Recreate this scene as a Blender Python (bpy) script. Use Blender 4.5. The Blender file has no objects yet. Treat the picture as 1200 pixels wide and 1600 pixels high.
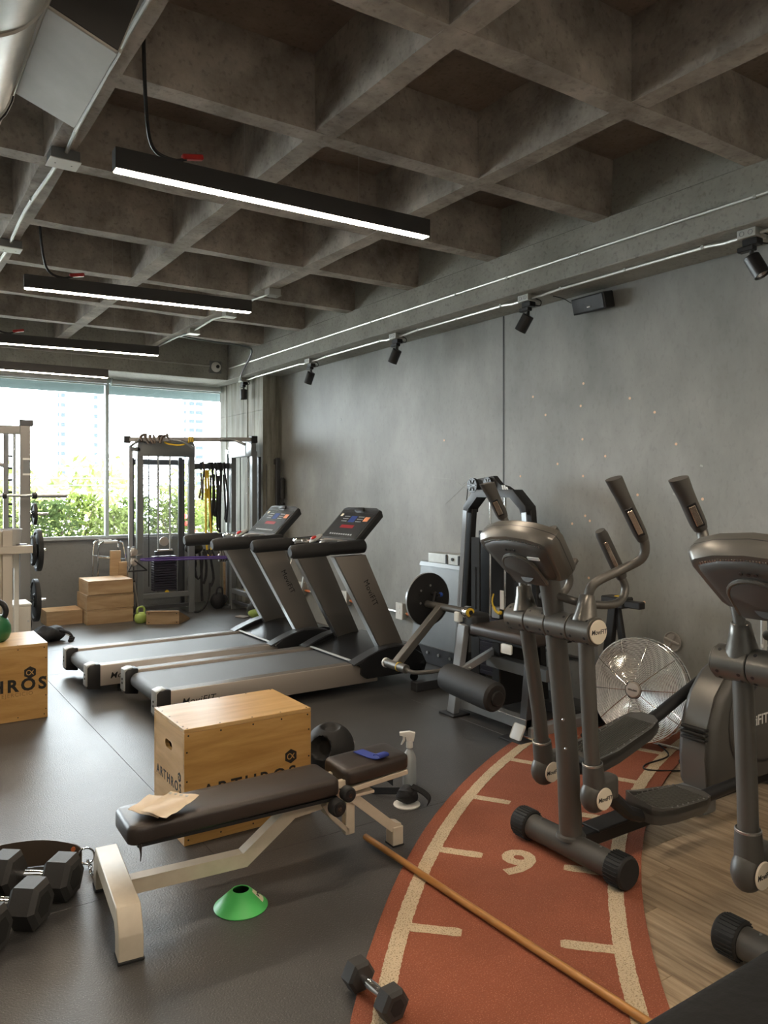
import bpy, bmesh, math, random
from mathutils import Vector as V, Matrix as M
random.seed(7)
SC = bpy.context.scene
COL = SC.collection
PI = math.pi
R = math.radians

# ------------------------------------------------------------------ camera
cam_d = bpy.data.cameras.new('camera')
cam = bpy.data.objects.new('camera', cam_d); COL.objects.link(cam)
cam.location = (0, 0, 1.55)
cam.rotation_euler = (R(90), 0, R(-33.8))
cam_d.sensor_width = 36; cam_d.lens = 1210 / 1600 * 36
cam_d.shift_y = -35 / 1600
cam_d.clip_start = 0.05; cam_d.clip_end = 500
SC.camera = cam

# ------------------------------------------------------------------ sky, lights, exposure
w = bpy.data.worlds.new('sky'); SC.world = w; w.use_nodes = True
bg = w.node_tree.nodes['Background']
bg.inputs[0].default_value = (0.86, 0.94, 1.0, 1); bg.inputs[1].default_value = 26
SC.view_settings.view_transform = 'Standard'; SC.view_settings.look = 'None'
SC.view_settings.exposure = 0.0; SC.view_settings.gamma = 1.0
SC.view_settings.use_curve_mapping = False
pd = bpy.data.lights.new('window_portal', 'AREA'); pd.shape = 'RECTANGLE'
pd.size = 8.0; pd.size_y = 2.1; pd.cycles.is_portal = True
po = bpy.data.objects.new('window_portal', pd); COL.objects.link(po)
po.location = (0.2, 10.42, 1.95); po.rotation_euler = (R(-90), 0, 0)
LAMP = 92.0           # radiance of the linear lamps' diffusers
LAMPC = (1.0, 0.83, 0.64)
sd = bpy.data.lights.new('sun', 'SUN'); sd.energy = 18; sd.angle = R(2); sd.color = (1.0, .95, .86)
so = bpy.data.objects.new('sun', sd); COL.objects.link(so); so.location = (30, 5, 40)
so.rotation_euler = V((-.70, .20, -.68)).to_track_quat('-Z', 'Y').to_euler()

# ------------------------------------------------------------------ materials
def mat(name, col, rough=0.5, metal=0.0, spec=0.5, noise=None, nscale=8.0, bump=0.0, bscale=60.0, emit=None, estr=0, coat=0, stretch=None, alpha=None):
    m = bpy.data.materials.new(name); m.use_nodes = True
    nt = m.node_tree; N = nt.nodes; L = nt.links
    b = N['Principled BSDF']
    b.inputs['Base Color'].default_value = (*col, 1)
    b.inputs['Roughness'].default_value = rough
    b.inputs['Metallic'].default_value = metal
    b.inputs['Specular IOR Level'].default_value = spec
    if coat: b.inputs['Coat Weight'].default_value = coat
    tc = N.new('ShaderNodeTexCoord')
    vec = tc.outputs['Object']
    if stretch:
        mp = N.new('ShaderNodeMapping'); mp.inputs['Scale'].default_value = stretch
        L.new(vec, mp.inputs[0]); vec = mp.outputs[0]
    if noise:
        n = N.new('ShaderNodeTexNoise'); n.inputs['Scale'].default_value = nscale
        n.inputs['Detail'].default_value = 6; n.inputs['Roughness'].default_value = 0.6
        L.new(vec, n.inputs['Vector'])
        cr = N.new('ShaderNodeValToRGB')
        cr.color_ramp.elements[0].position = 0.3; cr.color_ramp.elements[0].color = (*noise, 1)
        cr.color_ramp.elements[1].position = 0.7; cr.color_ramp.elements[1].color = (*col, 1)
        L.new(n.outputs[0], cr.inputs[0]); L.new(cr.outputs[0], b.inputs['Base Color'])
    if bump:
        n2 = N.new('ShaderNodeTexNoise'); n2.inputs['Scale'].default_value = bscale; n2.inputs['Detail'].default_value = 4
        L.new(vec, n2.inputs['Vector'])
        bp = N.new('ShaderNodeBump'); bp.inputs['Strength'].default_value = bump; bp.inputs['Distance'].default_value = 0.01
        L.new(n2.outputs[0], bp.inputs['Height']); L.new(bp.outputs[0], b.inputs['Normal'])
    if emit:
        b.inputs['Emission Color'].default_value = (*emit, 1); b.inputs['Emission Strength'].default_value = estr
    return m

def concrete(name, c1, c2, c3, scale=1.3, streak=(1, 1, 1), rough=0.8, pits=True, bmp=.35):
    """cast concrete: broad blotches, fine mottling, small dark pits"""
    m = mat(name, c1, rough); nt = m.node_tree; N = nt.nodes; L = nt.links; b = N['Principled BSDF']
    g = N.new('ShaderNodeNewGeometry')
    mp = N.new('ShaderNodeMapping'); mp.inputs['Scale'].default_value = streak; L.new(g.outputs['Position'], mp.inputs[0])
    n1 = N.new('ShaderNodeTexNoise'); n1.inputs['Scale'].default_value = scale; n1.inputs['Detail'].default_value = 8; n1.inputs['Roughness'].default_value = 0.62
    L.new(mp.outputs[0], n1.inputs['Vector'])
    cr = N.new('ShaderNodeValToRGB'); e = cr.color_ramp.elements
    e[0].position = 0.32; e[0].color = (*c2, 1); e[1].position = 0.68; e[1].color = (*c3, 1)
    k = e.new(0.5); k.color = (*c1, 1)
    L.new(n1.outputs[0], cr.inputs[0])
    n2 = N.new('ShaderNodeTexNoise'); n2.inputs['Scale'].default_value = 38; n2.inputs['Detail'].default_value = 5
    L.new(mp.outputs[0], n2.inputs['Vector'])
    mr = N.new('ShaderNodeMapRange'); mr.inputs[1].default_value = 0.30; mr.inputs[2].default_value = 0.45; mr.inputs[3].default_value = 0.72 if pits else 0.9; mr.inputs[4].default_value = 1.0
    L.new(n2.outputs[0], mr.inputs[0])
    mx = N.new('ShaderNodeMix'); mx.data_type = 'RGBA'; mx.blend_type = 'MULTIPLY'; mx.inputs[0].default_value = 1
    L.new(cr.outputs[0], mx.inputs[6]); L.new(mr.outputs[0], mx.inputs[7]); L.new(mx.outputs[2], b.inputs['Base Color'])
    bp = N.new('ShaderNodeBump'); bp.inputs['Strength'].default_value = bmp; bp.inputs['Distance'].default_value = 0.012
    L.new(n2.outputs[0], bp.inputs['Height']); L.new(bp.outputs[0], b.inputs['Normal'])
    return m

def speckle(name, base, spot, scale, thr, rough, bump=0.25, big=None):
    m = mat(name, base, rough); nt = m.node_tree; N = nt.nodes; L = nt.links; b = N['Principled BSDF']
    g = N.new('ShaderNodeNewGeometry')
    v = N.new('ShaderNodeTexNoise'); v.inputs['Scale'].default_value = scale; v.inputs['Detail'].default_value = 2
    L.new(g.outputs['Position'], v.inputs['Vector'])
    cr = N.new('ShaderNodeValToRGB'); e = cr.color_ramp.elements
    e[0].position = thr; e[0].color = (*base, 1); e[1].position = thr + 0.06; e[1].color = (*spot, 1)
    L.new(v.outputs[0], cr.inputs[0])
    out = cr.outputs[0]
    n = N.new('ShaderNodeTexNoise'); n.inputs['Scale'].default_value = 2.2; n.inputs['Detail'].default_value = 5
    L.new(g.outputs['Position'], n.inputs['Vector'])
    mr = N.new('ShaderNodeMapRange'); mr.inputs[1].default_value = .3; mr.inputs[2].default_value = .7; mr.inputs[3].default_value = .8; mr.inputs[4].default_value = 1.15
    L.new(n.outputs[0], mr.inputs[0])
    mx = N.new('ShaderNodeMix'); mx.data_type = 'RGBA'; mx.blend_type = 'MULTIPLY'; mx.inputs[0].default_value = 1
    L.new(out, mx.inputs[6]); L.new(mr.outputs[0], mx.inputs[7]); L.new(mx.outputs[2], b.inputs['Base Color'])
    bp = N.new('ShaderNodeBump'); bp.inputs['Strength'].default_value = bump; bp.inputs['Distance'].default_value = 0.006
    n3 = N.new('ShaderNodeTexNoise'); n3.inputs['Scale'].default_value = scale * .6; n3.inputs['Detail'].default_value = 3
    L.new(g.outputs['Position'], n3.inputs['Vector'])
    L.new(n3.outputs[0], bp.inputs['Height']); L.new(bp.outputs[0], b.inputs['Normal'])
    return m

def grain(name, c1, c2, c3, rough, stretch, scale=3.0, island=0.0):
    """wood: stretched noise bands; island = tone shift from one loose piece to the next"""
    m = mat(name, c1, rough); nt = m.node_tree; N = nt.nodes; L = nt.links; b = N['Principled BSDF']
    tc = N.new('ShaderNodeNewGeometry'); mp = N.new('ShaderNodeMapping'); mp.inputs['Scale'].default_value = stretch
    oi = N.new('ShaderNodeObjectInfo')
    ad = N.new('ShaderNodeVectorMath'); ad.operation = 'ADD'
    sc = N.new('ShaderNodeVectorMath'); sc.operation = 'SCALE'; sc.inputs[0].default_value = (13, 17, 11)
    L.new(oi.outputs['Random'], sc.inputs['Scale']); L.new(tc.outputs['Position'], ad.inputs[0]); L.new(sc.outputs[0], ad.inputs[1])
    L.new(ad.outputs[0], mp.inputs[0])
    n = N.new('ShaderNodeTexNoise'); n.inputs['Scale'].default_value = scale; n.inputs['Detail'].default_value = 7; n.inputs['Roughness'].default_value = .62; n.inputs['Distortion'].default_value = .4
    L.new(mp.outputs[0], n.inputs['Vector'])
    cr = N.new('ShaderNodeValToRGB'); e = cr.color_ramp.elements
    e[0].position = .3; e[0].color = (*c2, 1); e[1].position = .72; e[1].color = (*c3, 1); k = e.new(.5); k.color = (*c1, 1)
    L.new(n.outputs[0], cr.inputs[0])
    out = cr.outputs[0]
    if island:
        mr = N.new('ShaderNodeMapRange'); mr.inputs[3].default_value = 1 - island; mr.inputs[4].default_value = 1 + island
        L.new(oi.outputs['Random'], mr.inputs[0])
        mx = N.new('ShaderNodeMix'); mx.data_type = 'RGBA'; mx.blend_type = 'MULTIPLY'; mx.inputs[0].default_value = 1
        L.new(out, mx.inputs[6]); L.new(mr.outputs[0], mx.inputs[7]); out = mx.outputs[2]
    L.new(out, b.inputs['Base Color'])
    bp = N.new('ShaderNodeBump'); bp.inputs['Strength'].default_value = .12; bp.inputs['Distance'].default_value = .004
    L.new(n.outputs[0], bp.inputs['Height']); L.new(bp.outputs[0], b.inputs['Normal'])
    return m

def glass(name, tint=(0.97, 0.985, 0.98), refl=0.08):
    m = bpy.data.materials.new(name); m.use_nodes = True; nt = m.node_tree; N = nt.nodes; L = nt.links
    for n in list(N):
        if n.type != 'OUTPUT_MATERIAL': N.remove(n)
    o = N['Material Output']; t = N.new('ShaderNodeBsdfTransparent'); t.inputs[0].default_value = (*tint, 1)
    g = N.new('ShaderNodeBsdfGlossy'); g.inputs['Roughness'].default_value = 0.02
    fr = N.new('ShaderNodeFresnel'); fr.inputs[0].default_value = 1.45
    mx = N.new('ShaderNodeMixShader'); L.new(fr.outputs[0], mx.inputs[0]); L.new(t.outputs[0], mx.inputs[1]); L.new(g.outputs[0], mx.inputs[2]); L.new(mx.outputs[0], o.inputs[0])
    return m

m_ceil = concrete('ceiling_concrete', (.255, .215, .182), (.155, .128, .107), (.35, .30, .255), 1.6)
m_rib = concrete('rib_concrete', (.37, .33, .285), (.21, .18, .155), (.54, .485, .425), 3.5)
m_beam = concrete('beam_concrete', (.34, .335, .295), (.27, .265, .23), (.41, .405, .36), 2.2)
m_wall = concrete('polished_wall', (.285, .285, .265), (.205, .207, .192), (.37, .37, .35), 1.25, (1, 1, .6), .55, False, .06)
m_col = concrete('board_marked_column', (.27, .26, .215), (.13, .122, .095), (.42, .41, .355), 2.4, (5, 5, .45))
m_sill = concrete('painted_sill_wall', (.19, .19, .185), (.17, .17, .165), (.21, .21, .205), 1.5, (1, 1, 1), .6, False, .06)
m_rubber = speckle('rubber_tile', (.066, .064, .063), (.22, .215, .205), 240, .64, .40, .3)
m_joint = mat('tile_joint', (.012, .012, .012), .9)
m_turf = speckle('terracotta_turf', (.29, .085, .042), (.42, .15, .085), 210, .58, .95, .9)
m_cream = speckle('cream_turf', (.62, .50, .34), (.34, .25, .15), 190, .56, .95, .9)
m_plank = grain('grey_oak_plank', (.37, .28, .185), (.20, .143, .09), (.52, .41, .29), .42, (14, .9, 1), 3.2, .14)
m_ply = grain('birch_plywood', (.57, .325, .105), (.43, .225, .06), (.68, .42, .165), .36, (1.2, 1.2, 9), 1.6, .06)
m_plyT = grain('birch_plywood_top', (.62, .38, .15), (.50, .285, .09), (.72, .48, .22), .30, (1.2, 9, 1.2), 1.6, .04)
m_oldply = grain('pale_plywood', (.42, .28, .15), (.33, .20, .10), (.52, .37, .22), .55, (1.2, 1.2, 7), 1.8, .08)
m_stick = grain('varnished_stick', (.47, .22, .06), (.33, .14, .035), (.58, .30, .10), .32, (14, 1, 1), 4)
m_print = mat('black_print', (.015, .013, .012), .6)
m_faint = mat('faint_print', (.30, .17, .06), .6)
m_white = mat('white_plastic', (.78, .77, .73), .4)
m_cream_metal = mat('cream_enamel', (.66, .58, .46), .42, noise=(.58, .50, .385), nscale=14)
m_leather = mat('brown_black_vinyl', (.032, .024, .020), .36, bump=.12, bscale=300, noise=(.042, .031, .025), nscale=3)
m_black = mat('black_plastic', (.018, .018, .019), .38)
m_blackm = mat('matt_black_metal', (.014, .014, .015), .5)
m_vinyl = mat('black_vinyl', (.010, .0098, .0095), .45, bump=.25, bscale=35)
m_foam = mat('black_foam', (.022, .022, .022), .62, bump=.2, bscale=400)
m_rub = mat('black_rubber', (.016, .016, .016), .7)
m_hexrub = mat('hex_rubber', (.036, .035, .034), .55, bump=.1, bscale=200)
m_chrome = mat('chrome', (.82, .82, .82), .13, 1)
m_wire = mat('chrome_wire', (.85, .84, .82), .32, .7)
m_dullpipe = mat('dull_conduit', (.40, .40, .375), .5, .6)
m_anchor = mat('anchor_putty', (.34, .315, .285), .6)
m_steel = mat('satin_steel', (.55, .55, .54), .35, 1)
m_alu = mat('silver_rail', (.50, .45, .40), .42, .55)
m_tgrey = mat('treadmill_grey', (.215, .195, .175), .38, .35)
m_capgrey = mat('cap_grey', (.42, .43, .42), .45)
m_belt = mat('tread_belt', (.10, .104, .11), .5, bump=.3, bscale=500)
m_hood = mat('hood_black', (.020, .021, .023), .25)
m_ell = mat('bronze_grey_paint', (.135, .130, .118), .40, .45, bump=.08, bscale=700)
m_elld = mat('dark_bronze_plastic', (.078, .075, .069), .42, bump=.06, bscale=500)
m_ellsh = mat('console_shell', (.15, .143, .128), .30, .5)
m_disc = mat('ivory_disc', (.80, .72, .58), .4)
m_gripgrey = mat('grip_grey', (.070, .066, .060), .55)
m_sensor = mat('sensor_plate', (.75, .62, .52), .25, .9)
m_lbl = mat('label_white', (.75, .75, .72), .5)
m_red = mat('red_plastic', (.55, .03, .025), .35)
m_orange = mat('orange_tape', (.75, .20, .06), .5)
m_blue = mat('blue_band', (.035, .06, .32), .55)
m_knobblue = mat('blue_knob', (.03, .10, .5), .35)
m_yellow = mat('yellow_webbing', (.70, .47, .03), .6)
m_purple = mat('purple_band', (.10, .06, .26), .55)
m_green = mat('green_cone', (.10, .60, .15), .42)
m_kgreen = mat('green_kettlebell', (.02, .14, .055), .4)
m_lime = mat('lime_kettlebell', (.35, .48, .12), .45)
m_tape = mat('paper_tape', (.80, .78, .55), .7)
m_kraft = mat('kraft_paper', (.74, .60, .43), .75, noise=(.64, .49, .33), nscale=12)
m_conduit = mat('galvanised_conduit', (.72, .72, .68), .38, .75)
m_jbox = mat('galvanised_box', (.60, .60, .56), .42, .6, noise=(.5, .5, .47), nscale=20)
m_duct = mat('duct_steel', (.56, .55, .51), .34, .8, noise=(.44, .43, .40), nscale=9)
m_ductbox = mat('duct_board', (.50, .48, .44), .5, .5, noise=(.42, .40, .36), nscale=6)
m_cable = mat('black_cable', (.012, .012, .012), .5)
m_lamp = mat('lamp_housing', (.035, .033, .031), .5)
m_led = mat('lamp_diffuser', (1, .95, .85), .5, emit=LAMPC, estr=LAMP)
m_rackgrey = mat('rack_grey', (.25, .24, .23), .42, .2)
m_cgrey = mat('machine_grey', (.20, .21, .215), .38, .4)
m_cdark = mat('machine_dark', (.055, .057, .062), .42, .2)
m_stack = mat('weight_stack', (.022, .021, .035), .45)
m_legsil = mat('machine_silver', (.42, .44, .46), .35, .6)
m_panel = mat('grey_enamel_panel', (.27, .285, .295), .4, .3, noise=(.23, .245, .25), nscale=5)
m_slat = mat('offwhite_slat', (.60, .55, .48), .55)
m_cab = mat('pale_laminate', (.64, .60, .53), .45)
m_bucket = mat('grey_bucket', (.45, .45, .44), .4)
m_glass = glass('window_glass')
m_bottle = glass('clear_plastic', (.93, .95, .95))
_n = m_bottle.node_tree; _d = _n.nodes.new('ShaderNodeBsdfDiffuse'); _d.inputs[0].default_value = (.8, .82, .82, 1)
_x = _n.nodes.new('ShaderNodeMixShader'); _x.inputs[0].default_value = .28
_o = _n.nodes['Material Output']; _s = _o.inputs[0].links[0].from_socket
_n.links.new(_s, _x.inputs[1]); _n.links.new(_d.outputs[0], _x.inputs[2]); _n.links.new(_x.outputs[0], _o.inputs[0])
m_alum = mat('window_aluminium', (.42, .46, .45), .4, .5)
m_plug = mat('wall_plug', (.82, .55, .36), .6)
m_wallmark = mat('wall_mark', (.42, .42, .40), .7)
m_screen = mat('red_display', (.05, .005, .006), .2, emit=(1, .06, .08), estr=.25)
m_lcd = mat('blue_display', (.05, .08, .25), .2)
m_key = mat('key_print', (.35, .36, .37), .5)
m_sticker = mat('orange_sticker', (.75, .25, .10), .5)
m_bag = mat('black_nylon', (.014, .014, .016), .75, bump=.3, bscale=120)
m_belts = mat('belt_leather', (.085, .062, .045), .45, bump=.2, bscale=200)
m_mesh = mat('perforated_sheet', (.13, .135, .14), .5)
m_leaf = [mat('leaf_green', (.082, .108, .026), .9, spec=0), mat('leaf_light', (.125, .15, .048), .9, spec=0), mat('leaf_dark', (.058, .082, .028), .9, spec=0)]
m_bark = mat('bark', (.12, .09, .065), .8)
m_flower = mat('red_flower', (.6, .08, .05), .6)
m_build = mat('tower_white', (.80, .81, .82), .7)
m_bwin = mat('tower_window', (.034, .041, .047), .9, spec=0)
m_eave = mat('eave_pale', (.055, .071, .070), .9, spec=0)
m_paint = mat('white_paint', (.72, .70, .66), .7)
m_pave = mat('pale_paving', (.46, .45, .42), .8, noise=(.38, .37, .35), nscale=.6)
m_ground = mat('garden_soil', (.10, .085, .06), .9, noise=(.07, .09, .04), nscale=3)

# ------------------------------------------------------------------ mesh helpers
def X3(a):
    """rotation that sends +z to direction a"""
    return V(a).normalized().to_track_quat('Z', 'Y').to_matrix()

def spline(pts, n=4, closed=False):
    pts = [V(p) for p in pts]; out = []; k = len(pts)
    if k < 3: return pts
    for i in range(k if closed else k - 1):
        g = lambda j: pts[j % k] if closed else pts[max(0, min(k - 1, j))]
        a, b, c, d = g(i - 1), g(i), g(i + 1), g(i + 2)
        for s in range(n):
            t = s / n
            out.append(.5 * ((2 * b) + (-a + c) * t + (2 * a - 5 * b + 4 * c - d) * t * t + (-a + 3 * b - 3 * c + d) * t ** 3))
    if not closed: out.append(pts[-1])
    return out

class MB:
    def __init__(s): s.b = bmesh.new()
    def _add(s, verts, faces):
        vs = [s.b.verts.new(v) for v in verts]
        for f in faces:
            try: s.b.faces.new([vs[i] for i in f])
            except ValueError: pass
        return vs
    def box(s, c, d, rot=None, bev=0, seg=1):
        rot = rot or M.Identity(3); c = V(c); hx, hy, hz = (k / 2 for k in d)
        vs = [c + rot @ V((x, y, z)) for x in (-hx, hx) for y in (-hy, hy) for z in (-hz, hz)]
        v = s._add(vs, [(0, 1, 3, 2), (4, 6, 7, 5), (0, 4, 5, 1), (2, 3, 7, 6), (0, 2, 6, 4), (1, 5, 7, 3)])
        if bev:
            es = set(e for k in v for e in k.link_edges)
            bmesh.ops.bevel(s.b, geom=list(es), offset=bev, segments=seg, affect='EDGES', profile=.5)
        return s
    def span(s, x0, x1, y0, y1, z0, z1, bev=0, seg=1):
        return s.box(((x0 + x1) / 2, (y0 + y1) / 2, (z0 + z1) / 2), (abs(x1 - x0), abs(y1 - y0), abs(z1 - z0)), None, bev, seg)
    def bar(s, p0, p1, w_, h, up=(0, 0, 1), bev=0, seg=1):
        p0, p1 = V(p0), V(p1); x = (p1 - p0).normalized(); u = V(up)
        y = u.cross(x)
        if y.length < 1e-5: y = V((0, 1, 0)).cross(x)
        y.normalize(); z = x.cross(y)
        return s.box((p0 + p1) / 2, ((p1 - p0).length, w_, h), M((x, y, z)).transposed(), bev, seg)
    def loft(s, rings, cap=True, closed=True):
        n = len(rings[0]); vs = [[s.b.verts.new(p) for p in r] for r in rings]
        for i in range(len(rings) - 1):
            for j in range(n if closed else n - 1):
                k = (j + 1) % n
                try: s.b.faces.new((vs[i][j], vs[i][k], vs[i + 1][k], vs[i + 1][j]))
                except ValueError: pass
        if cap:
            for r in (list(reversed(vs[0])), vs[-1]):
                try: s.b.faces.new(r)
                except ValueError: pass
        return s
    def cyl(s, p0, p1, r0, r1=None, seg=16, bev=0):
        p0, p1 = V(p0), V(p1); r1 = r0 if r1 is None else r1; q = X3(p1 - p0)
        c = [V((math.cos(2 * PI * i / seg), math.sin(2 * PI * i / seg), 0)) for i in range(seg)]
        d = (p1 - p0); L = d.length; u = d / L
        prof = [(0, r0), (L, r1)] if not bev else [(0, r0 - bev), (bev, r0), (L - bev, r1), (L, r1 - bev)]
        return s.loft([[p0 + u * t + q @ (k * r) for k in c] for t, r in prof])
    def tube(s, pts, r, seg=8, n=0, closed=False):
        pts = spline(pts, n, closed) if n else [V(p) for p in pts]
        rs = r if isinstance(r, (list, tuple)) else None
        rings = []; k = len(pts); prev = None
        for i, p in enumerate(pts):
            a = pts[i - 1] if (i > 0 or closed) else p; b = pts[(i + 1) % k] if (i < k - 1 or closed) else p
            t = (b - a).normalized()
            if prev is None:
                x = t.orthogonal().normalized()
            else:
                x = (prev - t * prev.dot(t))
                x = x.normalized() if x.length > 1e-6 else t.orthogonal().normalized()
            prev = x; y = t.cross(x)
            rr = r if rs is None else rs[min(len(rs) - 1, int(round(i * (len(rs) - 1) / max(1, k - 1))))]
            rings.append([p + (x * math.cos(2 * PI * j / seg) + y * math.sin(2 * PI * j / seg)) * rr for j in range(seg)])
        if closed: rings.append(rings[0]); return s.loft(rings, cap=False)
        return s.loft(rings)
    def lathe(s, prof, c=(0, 0, 0), axis=(0, 0, 1), seg=20, cap=True):
        q = X3(axis); c = V(c)
        return s.loft([[c + q @ V((r * math.cos(2 * PI * i / seg), r * math.sin(2 * PI * i / seg), z)) for i in range(seg)] for r, z in prof], cap)
    def prism(s, poly, fn, t0, t1, bev=0):
        """poly in 2D; fn(a,b,t) gives the 3D point"""
        n0 = len(s.b.verts)
        s.loft([[V(fn(a, b, t0)) for a, b in poly], [V(fn(a, b, t1)) for a, b in poly]])
        if bev:
            s.b.verts.ensure_lookup_table(); v = s.b.verts[n0:]
            es = set(e for k in v for e in k.link_edges)
            bmesh.ops.bevel(s.b, geom=list(es), offset=bev, segments=2, affect='EDGES', profile=.5)
        return s
    def ball(s, c, r, sc=(1, 1, 1), seg=20, rot=None):
        rot = rot or M.Identity(3); c = V(c); rings = []
        for i in range(1, seg // 2):
            a = PI * i / (seg // 2)
            rings.append([c + rot @ V((r * sc[0] * math.sin(a) * math.cos(2 * PI * j / seg), r * sc[1] * math.sin(a) * math.sin(2 * PI * j / seg), -r * sc[2] * math.cos(a))) for j in range(seg)])
        return s.loft(rings)
    def quad(s, a, b, c, d): s._add([a, b, c, d], [(0, 1, 2, 3)]); return s
    def out(s, name, m, parent=None, ang=35, label=None, kind=None, recalc=True):
        if recalc: bmesh.ops.recalc_face_normals(s.b, faces=s.b.faces)
        off = OFF.get(parent.name, V((0, 0, 0))) if parent else V((0, 0, 0))
        if off.length: bmesh.ops.translate(s.b, verts=s.b.verts, vec=-off)
        me = bpy.data.meshes.new(name); s.b.to_mesh(me); s.b.free()
        for p in me.polygons: p.use_smooth = True
        try: me.set_sharp_from_angle(angle=R(ang))
        except Exception: pass
        me.materials.append(m)
        o = bpy.data.objects.new(name, me); COL.objects.link(o)
        if parent: o.parent = parent; OFF[o.name] = off
        if label: o['label'] = label
        if kind: o['kind'] = kind
        return o

OFF = {}
def tag(o, label, cat, group=None):
    o['label'] = label; o['category'] = cat
    if group: o['group'] = group
    return o
def thing(name, label, cat, loc=(0, 0, 0), group=None):
    o = bpy.data.objects.new(name, None); COL.objects.link(o); o.empty_display_size = .1
    o.location = loc; OFF[o.name] = V(loc)
    return tag(o, label, cat, group)
def struct(o): o['kind'] = 'structure'; return o
def top(o, loc):
    """move a top-level mesh's origin to loc (geometry stays)"""
    o.data.transform(M.Translation(-V(loc))); o.location = loc; OFF[o.name] = V(loc); return o
def dup(o, parent=None):
    c = o.copy(); COL.objects.link(c)
    if parent: c.parent = parent
    for ch in list(o.children): dup(ch, c)
    return c
def relabel(o, label, group=None):
    o['label'] = label
    if group: o['group'] = group
    return o
def text(name, s, size, org, xd, yd, m, parent, ext=.0006, bold=0, shear=0, align='CENTER', label=None, spacing=1.0):
    c = bpy.data.curves.new(name, 'FONT'); c.body = s; c.size = size; c.extrude = ext; c.align_x = align; c.align_y = 'CENTER'
    c.offset = bold; c.shear = shear; c.space_character = spacing; c.resolution_u = 3
    t = bpy.data.objects.new(name + '_font', c); COL.objects.link(t)
    me = bpy.data.meshes.new_from_object(t.evaluated_get(bpy.context.evaluated_depsgraph_get()))
    bpy.data.objects.remove(t)
    x = V(xd).normalized(); y = V(yd).normalized(); z = x.cross(y)
    off = OFF.get(parent.name, V((0, 0, 0)))
    me.transform(M.Translation(V(org) - off) @ M((x, y, z)).transposed().to_4x4())
    me.materials.clear(); me.materials.append(m)
    o = bpy.data.objects.new(name, me); COL.objects.link(o); o.parent = parent; OFF[o.name] = off
    if label: o['label'] = label
    return o
def hexpts(r, a0=0): return [(r * math.cos(a0 + k * PI / 3), r * math.sin(a0 + k * PI / 3)) for k in range(6)]

# ------------------------------------------------------------------ room shell
XW = 4.39; YB = 10.3; XL = -4.2; YF = -3.2; ZT = 3.66
fl = struct(MB().span(XL, XW, YF, YB + .15, -.2, -.008).out('floor', m_joint))
# rubber tiles 2.12 x 1.04 m with open joints
g = .0006
def tile(x0, x1, y0, y1): MB().span(x0 + g, x1 - g, y0 + g, y1 - g, -.008, 0, .0015).out('rubber_tile', m_rubber, fl)
xs = [-4.2, -3.01, -.89, 1.23, 3.35, 4.39]
for i in range(5):
    for y0, y1 in ((3.03, 6.93), (6.93, 7.97), (7.97, 9.01), (9.01, 10.3)): tile(xs[i], xs[i + 1], y0, y1)
for x0, x1 in ((-4.2, -.89), (-.89, 3.35), (3.35, 4.39)): tile(x0, x1, -3.2, 3.03)
# plank strip on the right, laid along the wall
TC = (5.5, -1.68)          # centre of the painted turf arc
pw = .152
k = 0; x = 1.98
while x < XW - .01:
    y = -.9 - (k * .47) % 1.1
    while y < 3.1:
        y1 = min(y + 1.22, 3.3)
        far = min(math.hypot(x - TC[0], q - TC[1]) for q in (max(y, -.9), y1))
        far2 = math.hypot(x + pw - TC[0], y1 - TC[1])
        # only where the arc's inner side shows bare planks; trimmed under the turf
        ye = y1
        while ye > y and math.hypot(x + pw / 2 - TC[0], ye - TC[1]) > 5.0: ye -= .03
        if ye - max(y, -.9) > .05:
            MB().span(x + .0008, min(x + pw, XW) - .0008, max(y, -.9) + .0008, ye - .0008, 0, .003, .0007).out('plank', m_plank, fl)
        y = y1
    x += pw; k += 1

# ceiling: slab and waffle ribs
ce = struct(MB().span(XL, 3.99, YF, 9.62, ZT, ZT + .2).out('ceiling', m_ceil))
def rib(p, q, wb=.118, wt=.150, z0=3.295):
    p, q = V((*p, 0)), V((*q, 0)); d = (q - p).normalized(); n = V((-d.y, d.x, 0))
    pr = [(-wb / 2, z0), (wb / 2, z0), (wt / 2, ZT + .01), (-wt / 2, ZT + .01)]
    # broken into short runs so the arris wanders a little, as cast
    L_ = (q - p).length; ns = max(2, int(L_ / .35)); rings = []
    for i in range(ns + 1):
        c = p + d * (L_ * i / ns)
        rings.append([c + n * (a + (random.uniform(-.004, .004) if i not in (0, ns) else 0)) + V((0, 0, z + (random.uniform(-.005, .004) if z < 3.4 else 0))) for a, z in pr])
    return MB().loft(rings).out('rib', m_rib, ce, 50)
for xx in (2.92, 1.88, .84, -.20, -1.24, -2.28, -3.32):
    rib((xx, YF), (xx, 9.62))
for k in range(-6, 6):
    rib((XL, 3.38 + 1.045 * k), (3.98, 3.38 + 1.045 * k), z0=3.2965)

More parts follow.
